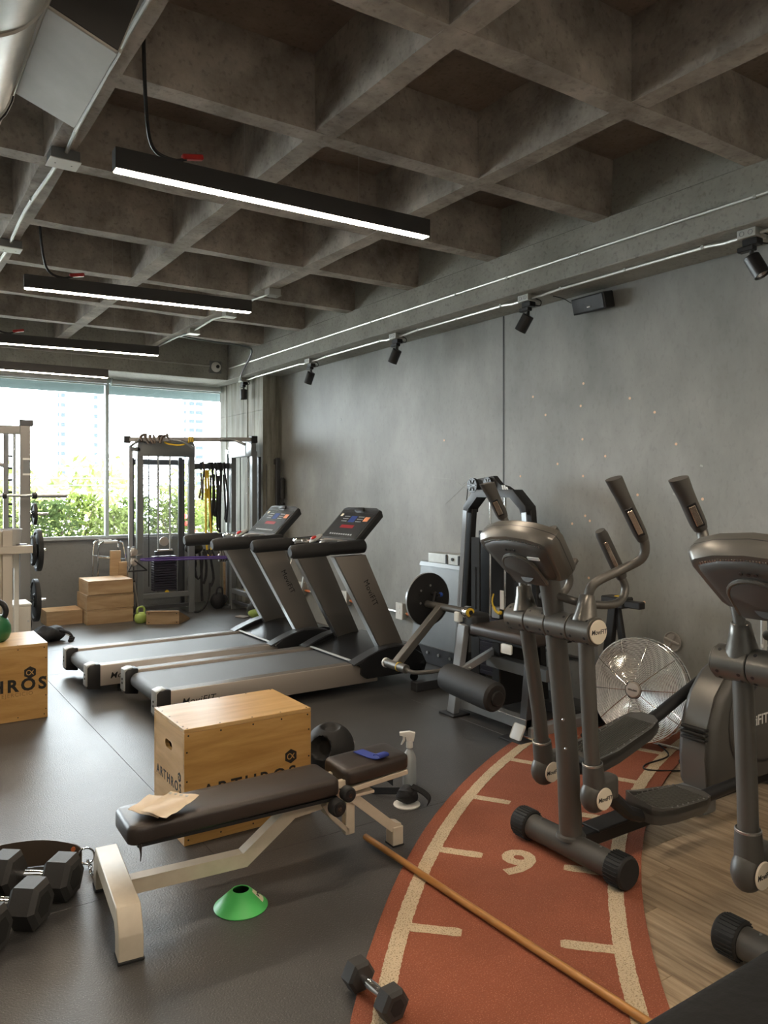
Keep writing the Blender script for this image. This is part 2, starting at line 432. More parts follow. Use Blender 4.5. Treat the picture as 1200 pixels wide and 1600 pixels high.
# walls
wr = struct(MB().span(XW, XW + .2, YF, YB + .15, -.2, 3.7).out('wall_right', m_wall))
struct(MB().span(XW - .0015, XW + .001, 4.768, 4.786, 0, 2.985).out('trim_1', m_print))      # open joint between two wall pours
struct(MB().span(XL - .2, XL, YF, YB + .15, -.2, 3.9).out('wall_left', m_paint))
struct(MB().span(XL, XW, YF - .2, YF, -.2, 3.9).out('wall_front', m_paint))
struct(MB().span(XL, XW, YB, YB + .15, -.2, .905).out('wall_back', m_sill))
struct(MB().span(XL, 4.131, YB - .03, YB + .2, .905, .925, .004).out('trim_2', m_sill))
struct(MB().span(XL, XW, YB - .03, YB + .2, 2.985, 3.9).out('trim_3', m_beam))
def beam(nm, x0, x1, y0, y1, z0, z1, m=None):
    return struct(MB().span(x0, x1, y0, y1, z0, z1, .006).out(nm, m or m_beam))
beam('trim_4', 3.955, XW, YF, YB, 2.985, 3.302); beam('trim_7', 3.978, XW, YF, YB, 3.302, 3.86)                 # edge beam over the right wall
beam('trim_5', XL, 3.955, 9.6, YB, 2.985, 3.86)               # edge beam over the window
# board-marked column in the corner: boards are proud/recessed by a few mm
colm = struct(MB().span(4.14, XW, 8.89, YB, 0, 2.985).out('trim_6', m_col))
yy = 8.89; k = 0
while yy < YB - .01:
    y1 = min(yy + .235, YB); t = (.010, .004, .012, .007, .003, .011)[k % 6]
    for z0, z1 in ((0, 1.15), (1.15, 2.55), (2.55, 2.985)):
        MB().span(4.14 - t - random.uniform(0, .003), 4.142, yy + .001, y1 - .001, z0 + .001, z1 - .001, .0012).out('board_panel', m_col, colm)
    yy = y1; k += 1

# window: aluminium frame, mullions, panes
mull = [-4.2, -3.52, -1.99, -.46, 1.07, 2.60, 4.131]
for i in range(len(mull) - 1):
    x0, x1 = mull[i], mull[i + 1]
    wn = struct(MB().span(x0 - .022, x0 + .022, YB + .02, YB + .10, .925, 2.985, .003).out('window_%d' % (i + 1), m_alum))
    MB().span(x0 + .022, x1 - .022, YB + .035, YB + .085, .925, .955, .003).out('bottom_rail', m_alum, wn)
    MB().span(x0 + .022, x1 - .022, YB + .035, YB + .085, 2.93, 2.985, .003).out('top_rail', m_alum, wn)
    MB().span(x0 + .022, x1 - .022, YB + .057, YB + .063, .955, 2.93).out('pane', m_glass, wn)
# rolled-up blind under the soffit
for x0, x1 in ((2.63, 4.11), (1.09, 2.57)):
    bl = thing('roller_blind', 'rolled-up grey roller blind over the %s window pane' % ('right-hand' if x0 > 2 else 'left-hand'), 'blind', (x0, YB - .06, 2.94), 'roller blinds over the window')
    MB().cyl((x0, YB - .06, 2.94), (x1, YB - .06, 2.94), .032, seg=16).out('roll', m_bucket, bl)
    MB().span(x0, x1, YB - .07, YB - .05, 2.885, 2.90, .003).out('bottom_bar', m_alum, bl)
    for q in (x0, x1): MB().span(q - .006, q + .006, YB - .1, YB - .02, 2.90, 2.985).out('bracket', m_alum, bl)

# ------------------------------------------------------------------ painted turf arc
def pol(r, a): return V((TC[0] + r * math.cos(R(a)), TC[1] + r * math.sin(R(a)), 0))
tf = thing('turf_carpet', 'curved terracotta turf strip with cream lines and the number 9', 'carpet', (2.2, 2.3, 0))
def arc(r0, r1, a0, a1, z0, z1, n=64, jit=0):
    m = MB(); rings = []
    for i in range(n + 1):
        a = a0 + (a1 - a0) * i / n; j0, j1 = random.uniform(-jit, jit), random.uniform(-jit, jit)
        p, q = pol(r0 + j0, a), pol(r1 + j1, a)
        rings.append([V((p.x, p.y, z0)), V((q.x, q.y, z0)), V((q.x, q.y, z1)), V((p.x, p.y, z1))])
    return m.loft(rings)
arc(4.70, 5.632, 104.2, 150, .0005, .010, 60, .001).out('turf_base', m_turf, tf)
arc(5.515, 5.572, 104.2, 150, .009, .0116, 400, .0018).out('outer_line', m_cream, tf)
arc(4.768, 4.826, 104.2, 150, .009, .0116, 400, .0018).out('inner_line', m_cream, tf)
for k in range(-2, 5):
    a = 135.1 - 6.3 * k
    for r0, r1 in ((5.335, 5.52), (4.82, 5.0)):
        dr = R(.27); m = MB(); rings = []
        for i in range(13):
            r = r0 + (r1 - r0) * i / 12; hw = .0245 * (.8 if i in (0, 12) and r0 < 5 and i == 12 or (i == 0 and r0 > 5) else 1)
            c = pol(r, a); t = V((-math.sin(R(a)), math.cos(R(a)), 0)); j = [random.uniform(-.0018, .0018) for _ in '12']
            u0, u1 = c + t * (hw + j[0]), c - t * (hw + j[1])
            rings.append([V((u0.x, u0.y, .009)), V((u1.x, u1.y, .009)), V((u1.x, u1.y, .0114)), V((u0.x, u0.y, .0114))])
        m.loft(rings).out('tick_mark', m_cream, tf)
ca = 129.1; cc = pol(5.185, ca); rin = -V((math.cos(R(ca)), math.sin(R(ca)), 0)); tan = V((math.sin(R(ca)), -math.cos(R(ca)), 0))
text('number_nine', '9', .292, (cc.x, cc.y, .0102), rin, tan, m_cream, tf, .0012, .010)

# ------------------------------------------------------------------ plywood plyo boxes
def emblem(c, xd, yd, s, parent, n, bg=m_print, fg=m_ply):
    """hexagon with a looped ribbon mark inside"""
    c, xd, yd, n = V(c), V(xd), V(yd), V(n)
    m = MB(); f = lambda a, b, t: c + xd * a + yd * b + n * t
    m.prism(hexpts(s, PI / 2), f, -.0003, .0006)
    h = m.out('hexagon_emblem', bg, parent)
    loop = [(.50, .36), (.16, -.10), (-.14, -.36), (-.44, -.26), (-.52, 0), (-.44, .26), (-.14, .36), (.16, .10), (.50, -.36)]
    pts = spline([c + xd * a * s + yd * b * s + n * .0009 for a, b in loop], 5)
    m = MB(); rings = []
    for i, p in enumerate(pts):
        a = pts[max(0, i - 1)]; b = pts[min(len(pts) - 1, i + 1)]; t = (b - a).normalized(); q = n.cross(t) * s * .065
        rings.append([p - q, p + q, p + q + n * .0004, p - q + n * .0004])
    m.loft(rings).out('loop_mark', fg, h)
def screw(m, c, n): m.cyl(V(c) - V(n) * .0005, V(c) + V(n) * .0006, .0042, seg=8)
def plyo(loc, sx, sy, sz, label):
    x0, y0 = loc[0], loc[1]; x1, y1 = x0 + sx, y0 + sy; t = .018
    b = thing('plyo_box', label, 'box', (x0 + sx / 2, y0 + sy / 2, 0), 'wooden plyo boxes')
    MB().span(x0, x1, y0, y1, sz - t, sz, .0018).out('top_panel', m_plyT, b)
    MB().span(x0, x1, y0, y0 + t, .001, sz - t - .0005, .0015).out('front_panel', m_ply, b)
    MB().span(x0, x1, y1 - t, y1, .001, sz - t - .0005, .0015).out('back_panel', m_ply, b)
    # end panels with a hand hole
    for xa, nm in ((x0 + .0005, 'end_panel'), (x1 - t - .0005, 'end_panel')):
        m = MB(); cy, cz = (y0 + y1) / 2, sz * .765; hw, hh = .048, .019
        ya, yb, za, zb = y0 + t + .0005, y1 - t - .0005, .001, sz - t - .0005
        hole = [(cy + (hw - hh) * sx_ + hh * math.cos(q), cz + hh * math.sin(q)) for sx_, q0 in ((1, -PI / 2), (-1, PI / 2)) for q in [q0 + PI * i / 8 for i in range(9)]]
        outer = []
        for a, c in hole:
            k = max(abs(a - cy) / ((yb - ya) / 2), abs(c - cz) / 1e9); s_ = (yb - ya) / 2 / max(1e-6, abs(a - cy)); s2 = ((zb - cz) if c > cz else (cz - za)) / max(1e-6, abs(c - cz)); f = min(s_, s2)
            outer.append((cy + (a - cy) * f, cz + (c - cz) * f))
        # corner vertices: add by snapping the nearest outer points
        for cor in ((yb, zb), (ya, zb), (ya, za), (yb, za)):
            i = min(range(len(outer)), key=lambda q: (outer[q][0] - cor[0]) ** 2 + (outer[q][1] - cor[1]) ** 2); outer[i] = cor
        R_ = lambda l, xx: [V((xx, a, c)) for a, c in l]
        m.loft([R_(hole, xa), R_(outer, xa), R_(outer, xa + t), R_(hole, xa + t), R_(hole, xa)], cap=False)
        m.out(nm, m_ply, b)
    m = MB()
    for q in (.03, .27, .52, .75, .97):
        screw(m, (x0 + sx * q, y0, sz - .03), (0, -1, 0)); screw(m, (x0 + sx * q, y0, .025), (0, -1, 0))
        screw(m, (x0 + sx * q, y0 + .012, sz), (0, 0, 1)); screw(m, (x0 + sx * q, y1 - .012, sz), (0, 0, 1))
    for q in (.12, .3, .55, .8):
        screw(m, (x0 + .012, y0, sz * q), (0, -1, 0)); screw(m, (x1 - .012, y0, sz * q), (0, -1, 0))
        screw(m, (x0 + .012, y0 + sy * q, sz), (0, 0, 1))
    m.out('screw', m_print, b, kind='stuff')
    return b
pb = plyo((1.148, 3.272, 0), .622, .42, .508, 'wooden plyo box with a hexagon emblem standing behind the weight bench')
yf = 3.272
emblem((1.663, yf, .296), (1, 0, 0), (0, 0, 1), .034, pb, (0, -1, 0))
text('shop_lettering', 'ARTHROS', .088, (1.46, yf - .0004, .216), (1, 0, 0), (0, 0, 1), m_print, pb, .0005, .0012, spacing=1.25)
text('end_lettering', 'ARTHROS', .062, (1.1478, 3.482, .232), (0, -1, 0), (0, 0, 1), m_print, pb, .0005, .0006, spacing=1.35)
emblem((1.1483, 3.335, .283), (0, -1, 0), (0, 0, 1), .022, pb, (-1, 0, 0))
lb = plyo((.29, 5.662, 0), .742, .53, .508, 'wooden plyo box at the left edge carrying the green kettlebell')
emblem((.921, 5.662, .318), (1, 0, 0), (0, 0, 1), .042, lb, (0, -1, 0))
text('shop_lettering', 'ARTHROS', .112, (.722, 5.6616, .236), (1, 0, 0), (0, 0, 1), m_print, lb, .0005, .004, spacing=1.3)
text('faint_lettering', 'TERAPIA Y EJERCICIO', .036, (.735, 5.6616, .178), (1, 0, 0), (0, 0, 1), m_faint, lb, .0004, 0, spacing=1.2)

# ------------------------------------------------------------------ weight bench
be = thing('weight_bench', 'cream-framed weight bench with worn black pads in the foreground', 'bench', (.72, 2.86, 0))
yc = 2.86
# rear foot: wide cranked tube
prof = [(2.565, .0), (2.565, .085), (2.61, .165), (3.11, .165), (3.16, .085), (3.16, .0)]
m = MB(); rings = []
offs = [(2.565, 0), (2.565, .09), (2.615, .167), (3.105, .167), (3.155, .09), (3.155, 0)]
inn = [(2.635, 0), (2.635, .07), (2.66, .098), (3.06, .098), (3.085, .07), (3.085, 0)]
m.loft([[V((.682, o[0], o[1])), V((.762, o[0], o[1])), V((.762, i[0], i[1])), V((.682, i[0], i[1]))] for o, i in zip(offs, inn)])
bmesh.ops.bevel(m.b, geom=list(m.b.edges), offset=.003, affect='EDGES')
bmesh.ops.rotate(m.b, verts=m.b.verts, cent=(.72, 2.86, 0), matrix=M.Rotation(R(-4), 3, 'Z')); bmesh.ops.translate(m.b, verts=m.b.verts, vec=(.03, 0, 0)); m.out('rear_foot', m_cream_metal, be)
for y0, y1 in ((2.562, 2.638), (3.082, 3.158)):
    m = MB().span(.679, .765, y0, y1, 0, .012, .003); bmesh.ops.rotate(m.b, verts=m.b.verts, cent=(.72, 2.86, 0), matrix=M.Rotation(R(-4), 3, 'Z')); bmesh.ops.translate(m.b, verts=m.b.verts, vec=(.03, 0, 0)); m.out('foot_pad', m_rub, be)
# spine: low run, rising run, top run as mitred tube
def tube_sq(pts, w_, h, m):
    """square tube along an XZ polyline with mitred corners"""
    rings = []
    for i, p in enumerate(pts):
        a = V(pts[max(0, i - 1)]); b = V(pts[min(len(pts) - 1, i + 1)]); p = V(p)
        d0 = (p - a).normalized() if i else (b - p).normalized(); d1 = (b - p).normalized() if i < len(pts) - 1 else d0
        t = (d0 + d1).normalized(); n = V((-t.z, 0, t.x)); k = 1 / max(.3, t.dot(d1)); 
        u = V((0, 1, 0))
        rings.append([p + u * w_ / 2 + n * h / 2 * k, p - u * w_ / 2 + n * h / 2 * k, p - u * w_ / 2 - n * h / 2 * k, p + u * w_ / 2 - n * h / 2 * k])
    return m.loft(rings)
tube_sq([(.785, yc, .113), (1.235, yc, .10), (1.44, yc, .243), (1.66, yc, .262)], .05, .055, MB()).out('spine_tube', m_cream_metal, be)
# front leg with drop foot
tube_sq([(1.70, yc - .03, .262), (1.905, yc - .03, .085), (1.94, yc - .03, .075)], .05, .04, MB()).out('front_leg', m_cream_metal, be)
MB().span(1.90, 1.953, yc - .06, yc + .0, .004, .085, .003).out('front_foot', m_cream_metal, be)
MB().span(1.898, 1.955, yc - .062, yc + .002, 0, .006).out('foot_pad', m_rub, be)
# adjustment bracket under the hinge
m = MB(); m.span(1.675, 1.718, yc - .045, yc - .005, .10, .262, .003); m.out('bracket_post', m_cream_metal, be)
m = MB(); m.prism([(1.565, .245), (1.60, .19), (1.69, .10), (1.69, .125), (1.615, .20), (1.59, .25)], lambda a, b, t: (a, t, b), yc - .045, yc + .03); m.out('bracket_web', m_cream_metal, be)
MB().span(1.60, 1.80, yc - .07, yc + .02, .262, .274, .002).out('bracket_plate', m_cream_metal, be)
for xx, zz, r in ((1.628, .318, .030), (1.578, .274, .034)):
    k = MB().cyl((xx, yc - .165, zz), (xx, yc - .12, zz), r, seg=20, bev=.006).out('adjuster_knob', m_rub, be)
    MB().cyl((xx, yc - .17, zz), (xx, yc - .163, zz), r * .55, seg=16).out('knob_ring', m_blackm, k)
    MB().cyl((xx, yc - .17, zz), (xx, yc + .0, zz), .009, seg=8).out('knob_pin', m_chrome, k)
def pad(x0, x1, y0, y1, z0, z1, r, name, mt, par, tilt=0):
    m = MB(); rings = []; cx_, cy_ = (x0 + x1) / 2, (y0 + y1) / 2
    def rr(ins, z, cr=.035):
        pts = []
        for sx_, sy_, a0 in ((1, 1, 0), (-1, 1, 90), (-1, -1, 180), (1, -1, 270)):
            for i in range(5):
                a = R(a0 + 22.5 * i); c = max(.004, cr - ins)
                px = cx_ + sx_ * ((x1 - x0) / 2 - ins - c) + c * math.cos(a); py = cy_ + sy_ * ((y1 - y0) / 2 - ins - c) + c * math.sin(a)
                pts.append(V((px, py, z + tilt * (px - cx_))))
        return pts
    for ins, z in ((.010, z0), (.002, z0 + .004), (0, z0 + .012), (0, z1 - r), (r * .13, z1 - r * .5), (r * .5, z1 - r * .13), (r, z1), (r * 2.2, z1 + .002), (r * 3.2, z1 + .0025)):
        rings.append(rr(ins, z))
    return m.loft(rings).out(name, mt, par, 60)
pad(.765, 1.610, yc - .125, yc + .105, .305, .372, .018, 'backrest_pad', m_leather, be, tilt=.012)
MB().span(.80, 1.60, yc - .11, yc + .06, .288, .301).out('backrest_board', m_rub, be)
pad(1.650, 1.975, yc - .085, yc + .125, .328, .392, .020, 'seat_pad', m_leather, be, tilt=.05)
MB().bar((1.66, yc - .0, .298), (1.965, yc - .0, .322), .16, .022, bev=.003).out('seat_frame', m_cream_metal, be)
for yy in (yc - .06, yc + .04): MB().span(1.60, 1.66, yy - .012, yy + .012, .268, .345, .003).out('hinge_plate', m_cream_metal, be)
# loose threads of torn vinyl under the pad end
MB().tube([(.805, yc - .12, .305), (.808, yc - .123, .27), (.806, yc - .122, .245)], [.007, .003, .0015], 6).out('torn_vinyl', m_leather, be)

be.rotation_euler = (0, 0, R(-1.8))
# kraft papers on the pad, band on the seat
def sheet(name, poly, z, th, mt, par=None, wave=.004):
    m = MB(); n0 = 7; a, b, c, d = [V((*p, 0)) for p in poly]; top_ = []
    P = [[a.lerp(b, i / n0).lerp(d.lerp(c, i / n0), j / n0) for i in range(n0 + 1)] for j in range(n0 + 1)]
    def zz(p): return z + wave * (math.sin(p.x * 63 + p.y * 31) + math.sin(p.y * 57 - p.x * 20)) * .5 + wave
    for lay in (0, 1):
        top_.append([[m.b.verts.new((p.x, p.y, zz(p) + lay * th)) for p in r] for r in P])
    for lay in (0, 1):
        for j in range(n0):
            for i in range(n0): m.b.faces.new((top_[lay][j][i], top_[lay][j][i + 1], top_[lay][j + 1][i + 1], top_[lay][j + 1][i]))
    ed = [(0, i) for i in range(n0 + 1)] + [(j, n0) for j in range(1, n0 + 1)] + [(n0, i) for i in range(n0 - 1, -1, -1)] + [(j, 0) for j in range(n0 - 1, 0, -1)]
    for q in range(len(ed)):
        (j0, i0), (j1, i1) = ed[q], ed[(q + 1) % len(ed)]
        m.b.faces.new((top_[0][j0][i0], top_[0][j1][i1], top_[1][j1][i1], top_[1][j0][i0]))
    return m.out(name, mt, par, 60)
zt = .378
p1 = sheet('kraft_sheet', [(.79, 2.85), (.90, 2.955), (.98, 2.86), (.86, 2.72)], zt + .006, .0012, m_kraft, None, .004); top(p1, (.90, 2.8, zt)); tag(p1, 'lower crumpled kraft paper sheet peeking out under another on the bench pad', 'paper')
p2 = sheet('kraft_sheet', [(.82, 2.79), (.965, 2.90), (1.04, 2.80), (.875, 2.675)], zt + .017, .0012, m_kraft, None, .005); top(p2, (.92, 2.76, zt)); tag(p2, 'upper kraft paper sheet with torn holes lying across the bench pad', 'paper')
for k in range(4):
    c = V((.955 + .014 * k, 2.875 - .020 * k, zt + .0275))
    MB().box(c, (.009, .011, .0012), M.Rotation(R(35), 3, 'Z')).out('torn_hole', m_wallmark, p2)
bd = thing('resistance_loop', 'folded blue exercise band lying on the bench seat', 'band', (1.84, 2.83, .39))
m = MB(); pts = spline([(1.80, 2.895, .400), (1.815, 2.85, .396), (1.825, 2.80, .396), (1.84, 2.765, .399), (1.845, 2.752, .408), (1.838, 2.757, .418), (1.83, 2.775, .417), (1.832, 2.785, .410)], 4)
rings = []
for p in pts: rings.append([p + V((-.027, -.004, 0)), p + V((.027, .004, 0)), p + V((.027, .004, .003)), p + V((-.027, -.004, .003))])
m.loft(rings).out('band_strip', m_blue, bd, 50)

# ------------------------------------------------------------------ cone, medicine ball, bottle, wrist strap
cn = thing('marker_cone', 'green disc cone with a taped number on the dark floor', 'cone', (1.16, 2.68, 0))
m = MB(); m.lathe([(.098, .0), (.1, .004), (.036, .062), (.030, .064), (.030, .061), (.034, .059), (.094, .001), (.098, 0)], (1.16, 2.69, 0), seg=40, cap=False); m.out('cone_shell', m_green, cn)
# tape patch following the cone's slope
a0 = math.atan2(-.2, .9); m = MB(); rings = []
for i in range(7):
    a = R(-40) + R(31) * i / 6
    rings.append([V((1.16 + math.cos(a) * r, 2.69 + math.sin(a) * r, z + .0012)) for r, z in ((.083, .0194), (.043, .0557))])
m.loft(rings, cap=False, closed=False); m.out('tape_label', m_tape, cn)
a = R(-24); sl = V((math.cos(a) * -.04, math.sin(a) * -.04, .037)).normalized()
text('number_two', '2', .036, V((1.16 + math.cos(a) * .063, 2.69 + math.sin(a) * .063, .0395)), V((0, 0, 1)).cross(sl).normalized() * -1 if False else sl, V((0, 0, 1)).cross(V((math.cos(a), math.sin(a), 0))).normalized(), m_print, cn, .0004)

mb_ = thing('medicine_ball', 'black double-grip medicine ball beside the plyo box behind the bench', 'ball', (2.12, 3.70, 0))
c = V((2.12, 3.70, .134)); m = MB()
bmesh.ops.create_icosphere(m.b, subdivisions=5, radius=.134)
vdir = V((-.5, -.83, .12)).normalized()
dirs = [(V((-.77, -.52, .26)).normalized(), .47), (V((-.06, -.14, 1)).normalized(), .42), (V((.80, .52, .05)).normalized(), .47)]
for v in m.b.verts:
    n = v.co.normalized()
    for d, wd in dirs:
        ang = math.acos(max(-1, min(1, n.dot(d))))
        if ang < wd:
            t = 1 - (ang / wd)
            v.co -= d * (.062 if d.z < .5 else .026) * min(1, t * 2.6) ** .8
bmesh.ops.translate(m.b, verts=m.b.verts, vec=c)
m.out('ball_shell', m_rub, mb_, 60)
emblem(c + V((.122, -.052, .018)), V((.39, .92, 0)), (0, 0, 1), .012, mb_, V((.92, -.39, .1)).normalized(), m_lbl, m_rub)

bo = thing('spray_bottle', 'clear spray bottle with white trigger head behind the bench seat', 'bottle', (2.37, 3.30, 0))
bx, by = 2.37, 3.30
MB().lathe([(.0, .001), (.034, .001), (.036, .01), (.036, .13), (.034, .15), (.022, .178), (.013, .19), (.013, .205)], (bx, by, 0), seg=24).out('bottle_body', m_bottle, bo)
MB().lathe([(.001, .002), (.033, .003), (.0335, .05), (.001, .05)], (bx, by, 0), seg=20).out('liquid', m_bottle, bo)
m = MB(); m.lathe([(.017, .198), (.018, .20), (.018, .225), (.014, .235)], (bx, by, 0), seg=16); m.out('collar', m_white, bo)
q = V((-.831, .556, 0)); m = MB()
f = lambda a, b, t: V((bx, by, 0)) + q * a + V((.556, .831, 0)) * t + V((0, 0, b))
m.prism([(-.022, .232), (.016, .232), (.018, .258), (.052, .262), (.052, .278), (.0, .284), (-.030, .276)], f, -.012, .012, .002); m.out('spray_head', m_white, bo)
m = MB(); m.prism([(.022, .260), (.036, .262), (.034, .238), (.046, .214), (.040, .212), (.024, .236)], f, -.006, .006, .001); m.out('trigger', m_white, bo)
MB().tube([(bx, by, .2), (bx, by, .01)], .003, 6).out('dip_tube', m_white, bo)
dk = tag(top(MB().lathe([(.0, 0), (.062, 0), (.066, .003), (.066, .007), (.062, .009), (.0, .008)], (2.21, 3.10, 0), seg=32).out('sliding_disc', m_white), (2.21, 3.10, 0)), 'white plastic disc on the floor under the black ankle strap', 'disc')
st = thing('ankle_strap', 'black ankle strap lying across the white disc behind the bench', 'strap', (2.22, 3.12, .012))
m = MB(); m.ball((2.215, 3.10, .05), .05, (1.15, .95, .78), 22)
for v in m.b.verts:
    v.co += V((.006 * math.sin(v.co.z * 170 + v.co.y * 60), .006 * math.sin(v.co.x * 120), .007 * math.sin(v.co.x * 95 + v.co.y * 70))); v.co.z = max(.0125, v.co.z)
m.out('cuff', m_bag, st, 60)
m = MB(); pts = spline([(2.23, 3.08, .09), (2.285, 3.06, .055), (2.30, 3.03, .03), (2.27, 3.0, .02)], 4)
m.loft([[p + V((-.02, -.01, 0)), p + V((.02, .02, 0)), p + V((.02, .02, .006)), p + V((-.02, -.01, .006))] for p in pts]); m.out('flap', m_bag, st, 60)
m = MB(); pts = spline([(2.2, 3.15, .05), (2.17, 3.23, .03), (2.14, 3.32, .012), (2.17, 3.38, .025), (2.24, 3.36, .05), (2.25, 3.28, .04)], 4)
m.loft([[p + V((0, 0, -.012)), p + V((0, 0, .022)), p + V((.005, .004, .022)), p + V((.005, .004, -.012))] for p in pts]); m.out('webbing', m_bag, st, 60)

# ------------------------------------------------------------------ dumbbells, stick
def dumbbell(name, ca, cb, rh, lh, rg, label, grip, group=None, tw=0):
    ca, cb = V(ca), V(cb); ax = (cb - ca).normalized(); cm = (ca + cb) / 2
    t = thing(name, label, 'dumbbell', (cm.x, cm.y, 0), group)
    q = V((0, 0, 1)).cross(ax).normalized(); u = ax.cross(q)
    q, u = q * math.cos(tw) + u * math.sin(tw), u * math.cos(tw) - q * math.sin(tw)
    for c, d in ((ca, -1), (cb, 1)):
        rings = []
        for s_, k in ((-.5, .80), (-.36, 1.0), (.34, 1.0), (.5, .78)):
            rings.append([c + ax * d * s_ * lh + (q * x_ + u * y_) * k for x_, y_ in hexpts(rh, 0)])
        h = MB().loft(rings).out('hex_head', m_hexrub, t, 20)
        e = c + ax * d * (.5 * lh + .0002)
        MB().prism(hexpts(rh * .5, 0), lambda a, b, tt: e + q * a + u * b + ax * d * tt, 0, .0012).out('end_plate', m_rub, h)
    L_ = (cb - ca).length; pts = [ca.lerp(cb, i / 10) for i in range(11)]
    MB().tube(pts, [rg * .85, rg * .85, rg * .9, rg, rg * 1.08, rg * 1.12, rg * 1.08, rg, rg * .9, rg * .85, rg * .85], 14).out('handle', grip, t)
    return t
dumbbell('hex_dumbbell', (1.262, 2.030, .0555), (1.272, 1.862, .0555), .050, .058, .0145, 'small black hex dumbbell with chrome handle on the turf edge', m_chrome, None)
du_ = V((-.776, .63, 0))
for c, lab in (((.488, 2.993), 'large hex dumbbell in the middle, its facing head nearest the white bench foot'), ((.623, 3.132), 'large hex dumbbell nearest the ring of the leather belt'), ((.336, 2.888), 'large hex dumbbell cut off by the left edge of the photo')):
    p = V((c[0], c[1], .0762)); dumbbell('hex_dumbbell', p + du_ * .23, p, .087, .105, .017, lab, m_chrome, 'large hex dumbbells at the left edge', 0)
sk = MB().tube([(1.822, 2.868, .0275), (1.835, 2.2, .0275), (1.858, 1.45, .0275), (1.865, 1.10, .0275)], .0135, 14).out('wooden_stick', m_stick)
top(sk, (1.84, 2.1, .014)); tag(sk, 'long varnished wooden stick lying across the terracotta turf', 'stick')
OFFS = V((.0, 0, 0))
# leather belt with chain ring standing behind the dumbbells
lbt = thing('dip_belt', 'dark leather lifting belt with metal ring curled behind the large dumbbells', 'belt', (.55, 3.38, 0))
m = MB(); pts = spline([(.20, 3.36, 0), (.40, 3.455, 0), (.58, 3.44, 0), (.70, 3.36, 0), (.735, 3.33, 0)], 6)
m.loft([[p + V((0, 0, .003)), p + V((0, 0, .115 - .05 * (i / len(pts)) ** 3)), p + V((.005, .009, .113 - .05 * (i / len(pts)) ** 3)), p + V((.005, .009, .003))] for i, p in enumerate(pts)]); m.out('belt_strip', m_belts, lbt, 60)
m = MB(); m.tube([V((.735, 3.33, .045)) + V((.03 * math.cos(a), -.012 * math.cos(a), .033 * math.sin(a))) + V((.018, -.006, 0)) for a in [2 * PI * i / 16 for i in range(16)]], .004, 8, closed=True); m.out('ring', m_chrome, lbt)
m = MB()
for i in range(6): m.tube([V((.755 + .004 * (i % 2), 3.30 - .022 * i, max(.008, .03 - .012 * i))) + V((.006 * math.cos(a) * (1 if i % 2 else .3), .016 * math.sin(a), .008 * math.cos(a) * (.4 if i % 2 else 1))) for a in [2 * PI * j / 10 for j in range(10)]], .0028, 6, closed=True)
m.out('chain', m_chrome, lbt)
MB().cyl((.71, 3.352, .075), (.706, 3.345, .075), .009, seg=12).out('rivet', m_orange, lbt, label='brass rivet') 

# foreground bench end at the bottom right corner
fb = thing('padded_bench', 'black vinyl bench end cut off at the bottom right corner', 'bench', (1.6, .9, 0))
pad(.95, 1.965, .70, 1.085, .335, .405, .028, 'bench_pad', m_vinyl, fb)
MB().span(1.0, 1.95, .86, .92, .285, .335, .003).out('bench_rail', m_blackm, fb)
for xx in (1.05, 1.85):
    MB().span(xx - .025, xx + .025, .865, .915, .03, .285, .003).out('leg', m_blackm, fb)
    MB().span(xx - .025, xx + .025, .72, 1.06, 0, .03, .003).out('foot_bar', m_blackm, fb)

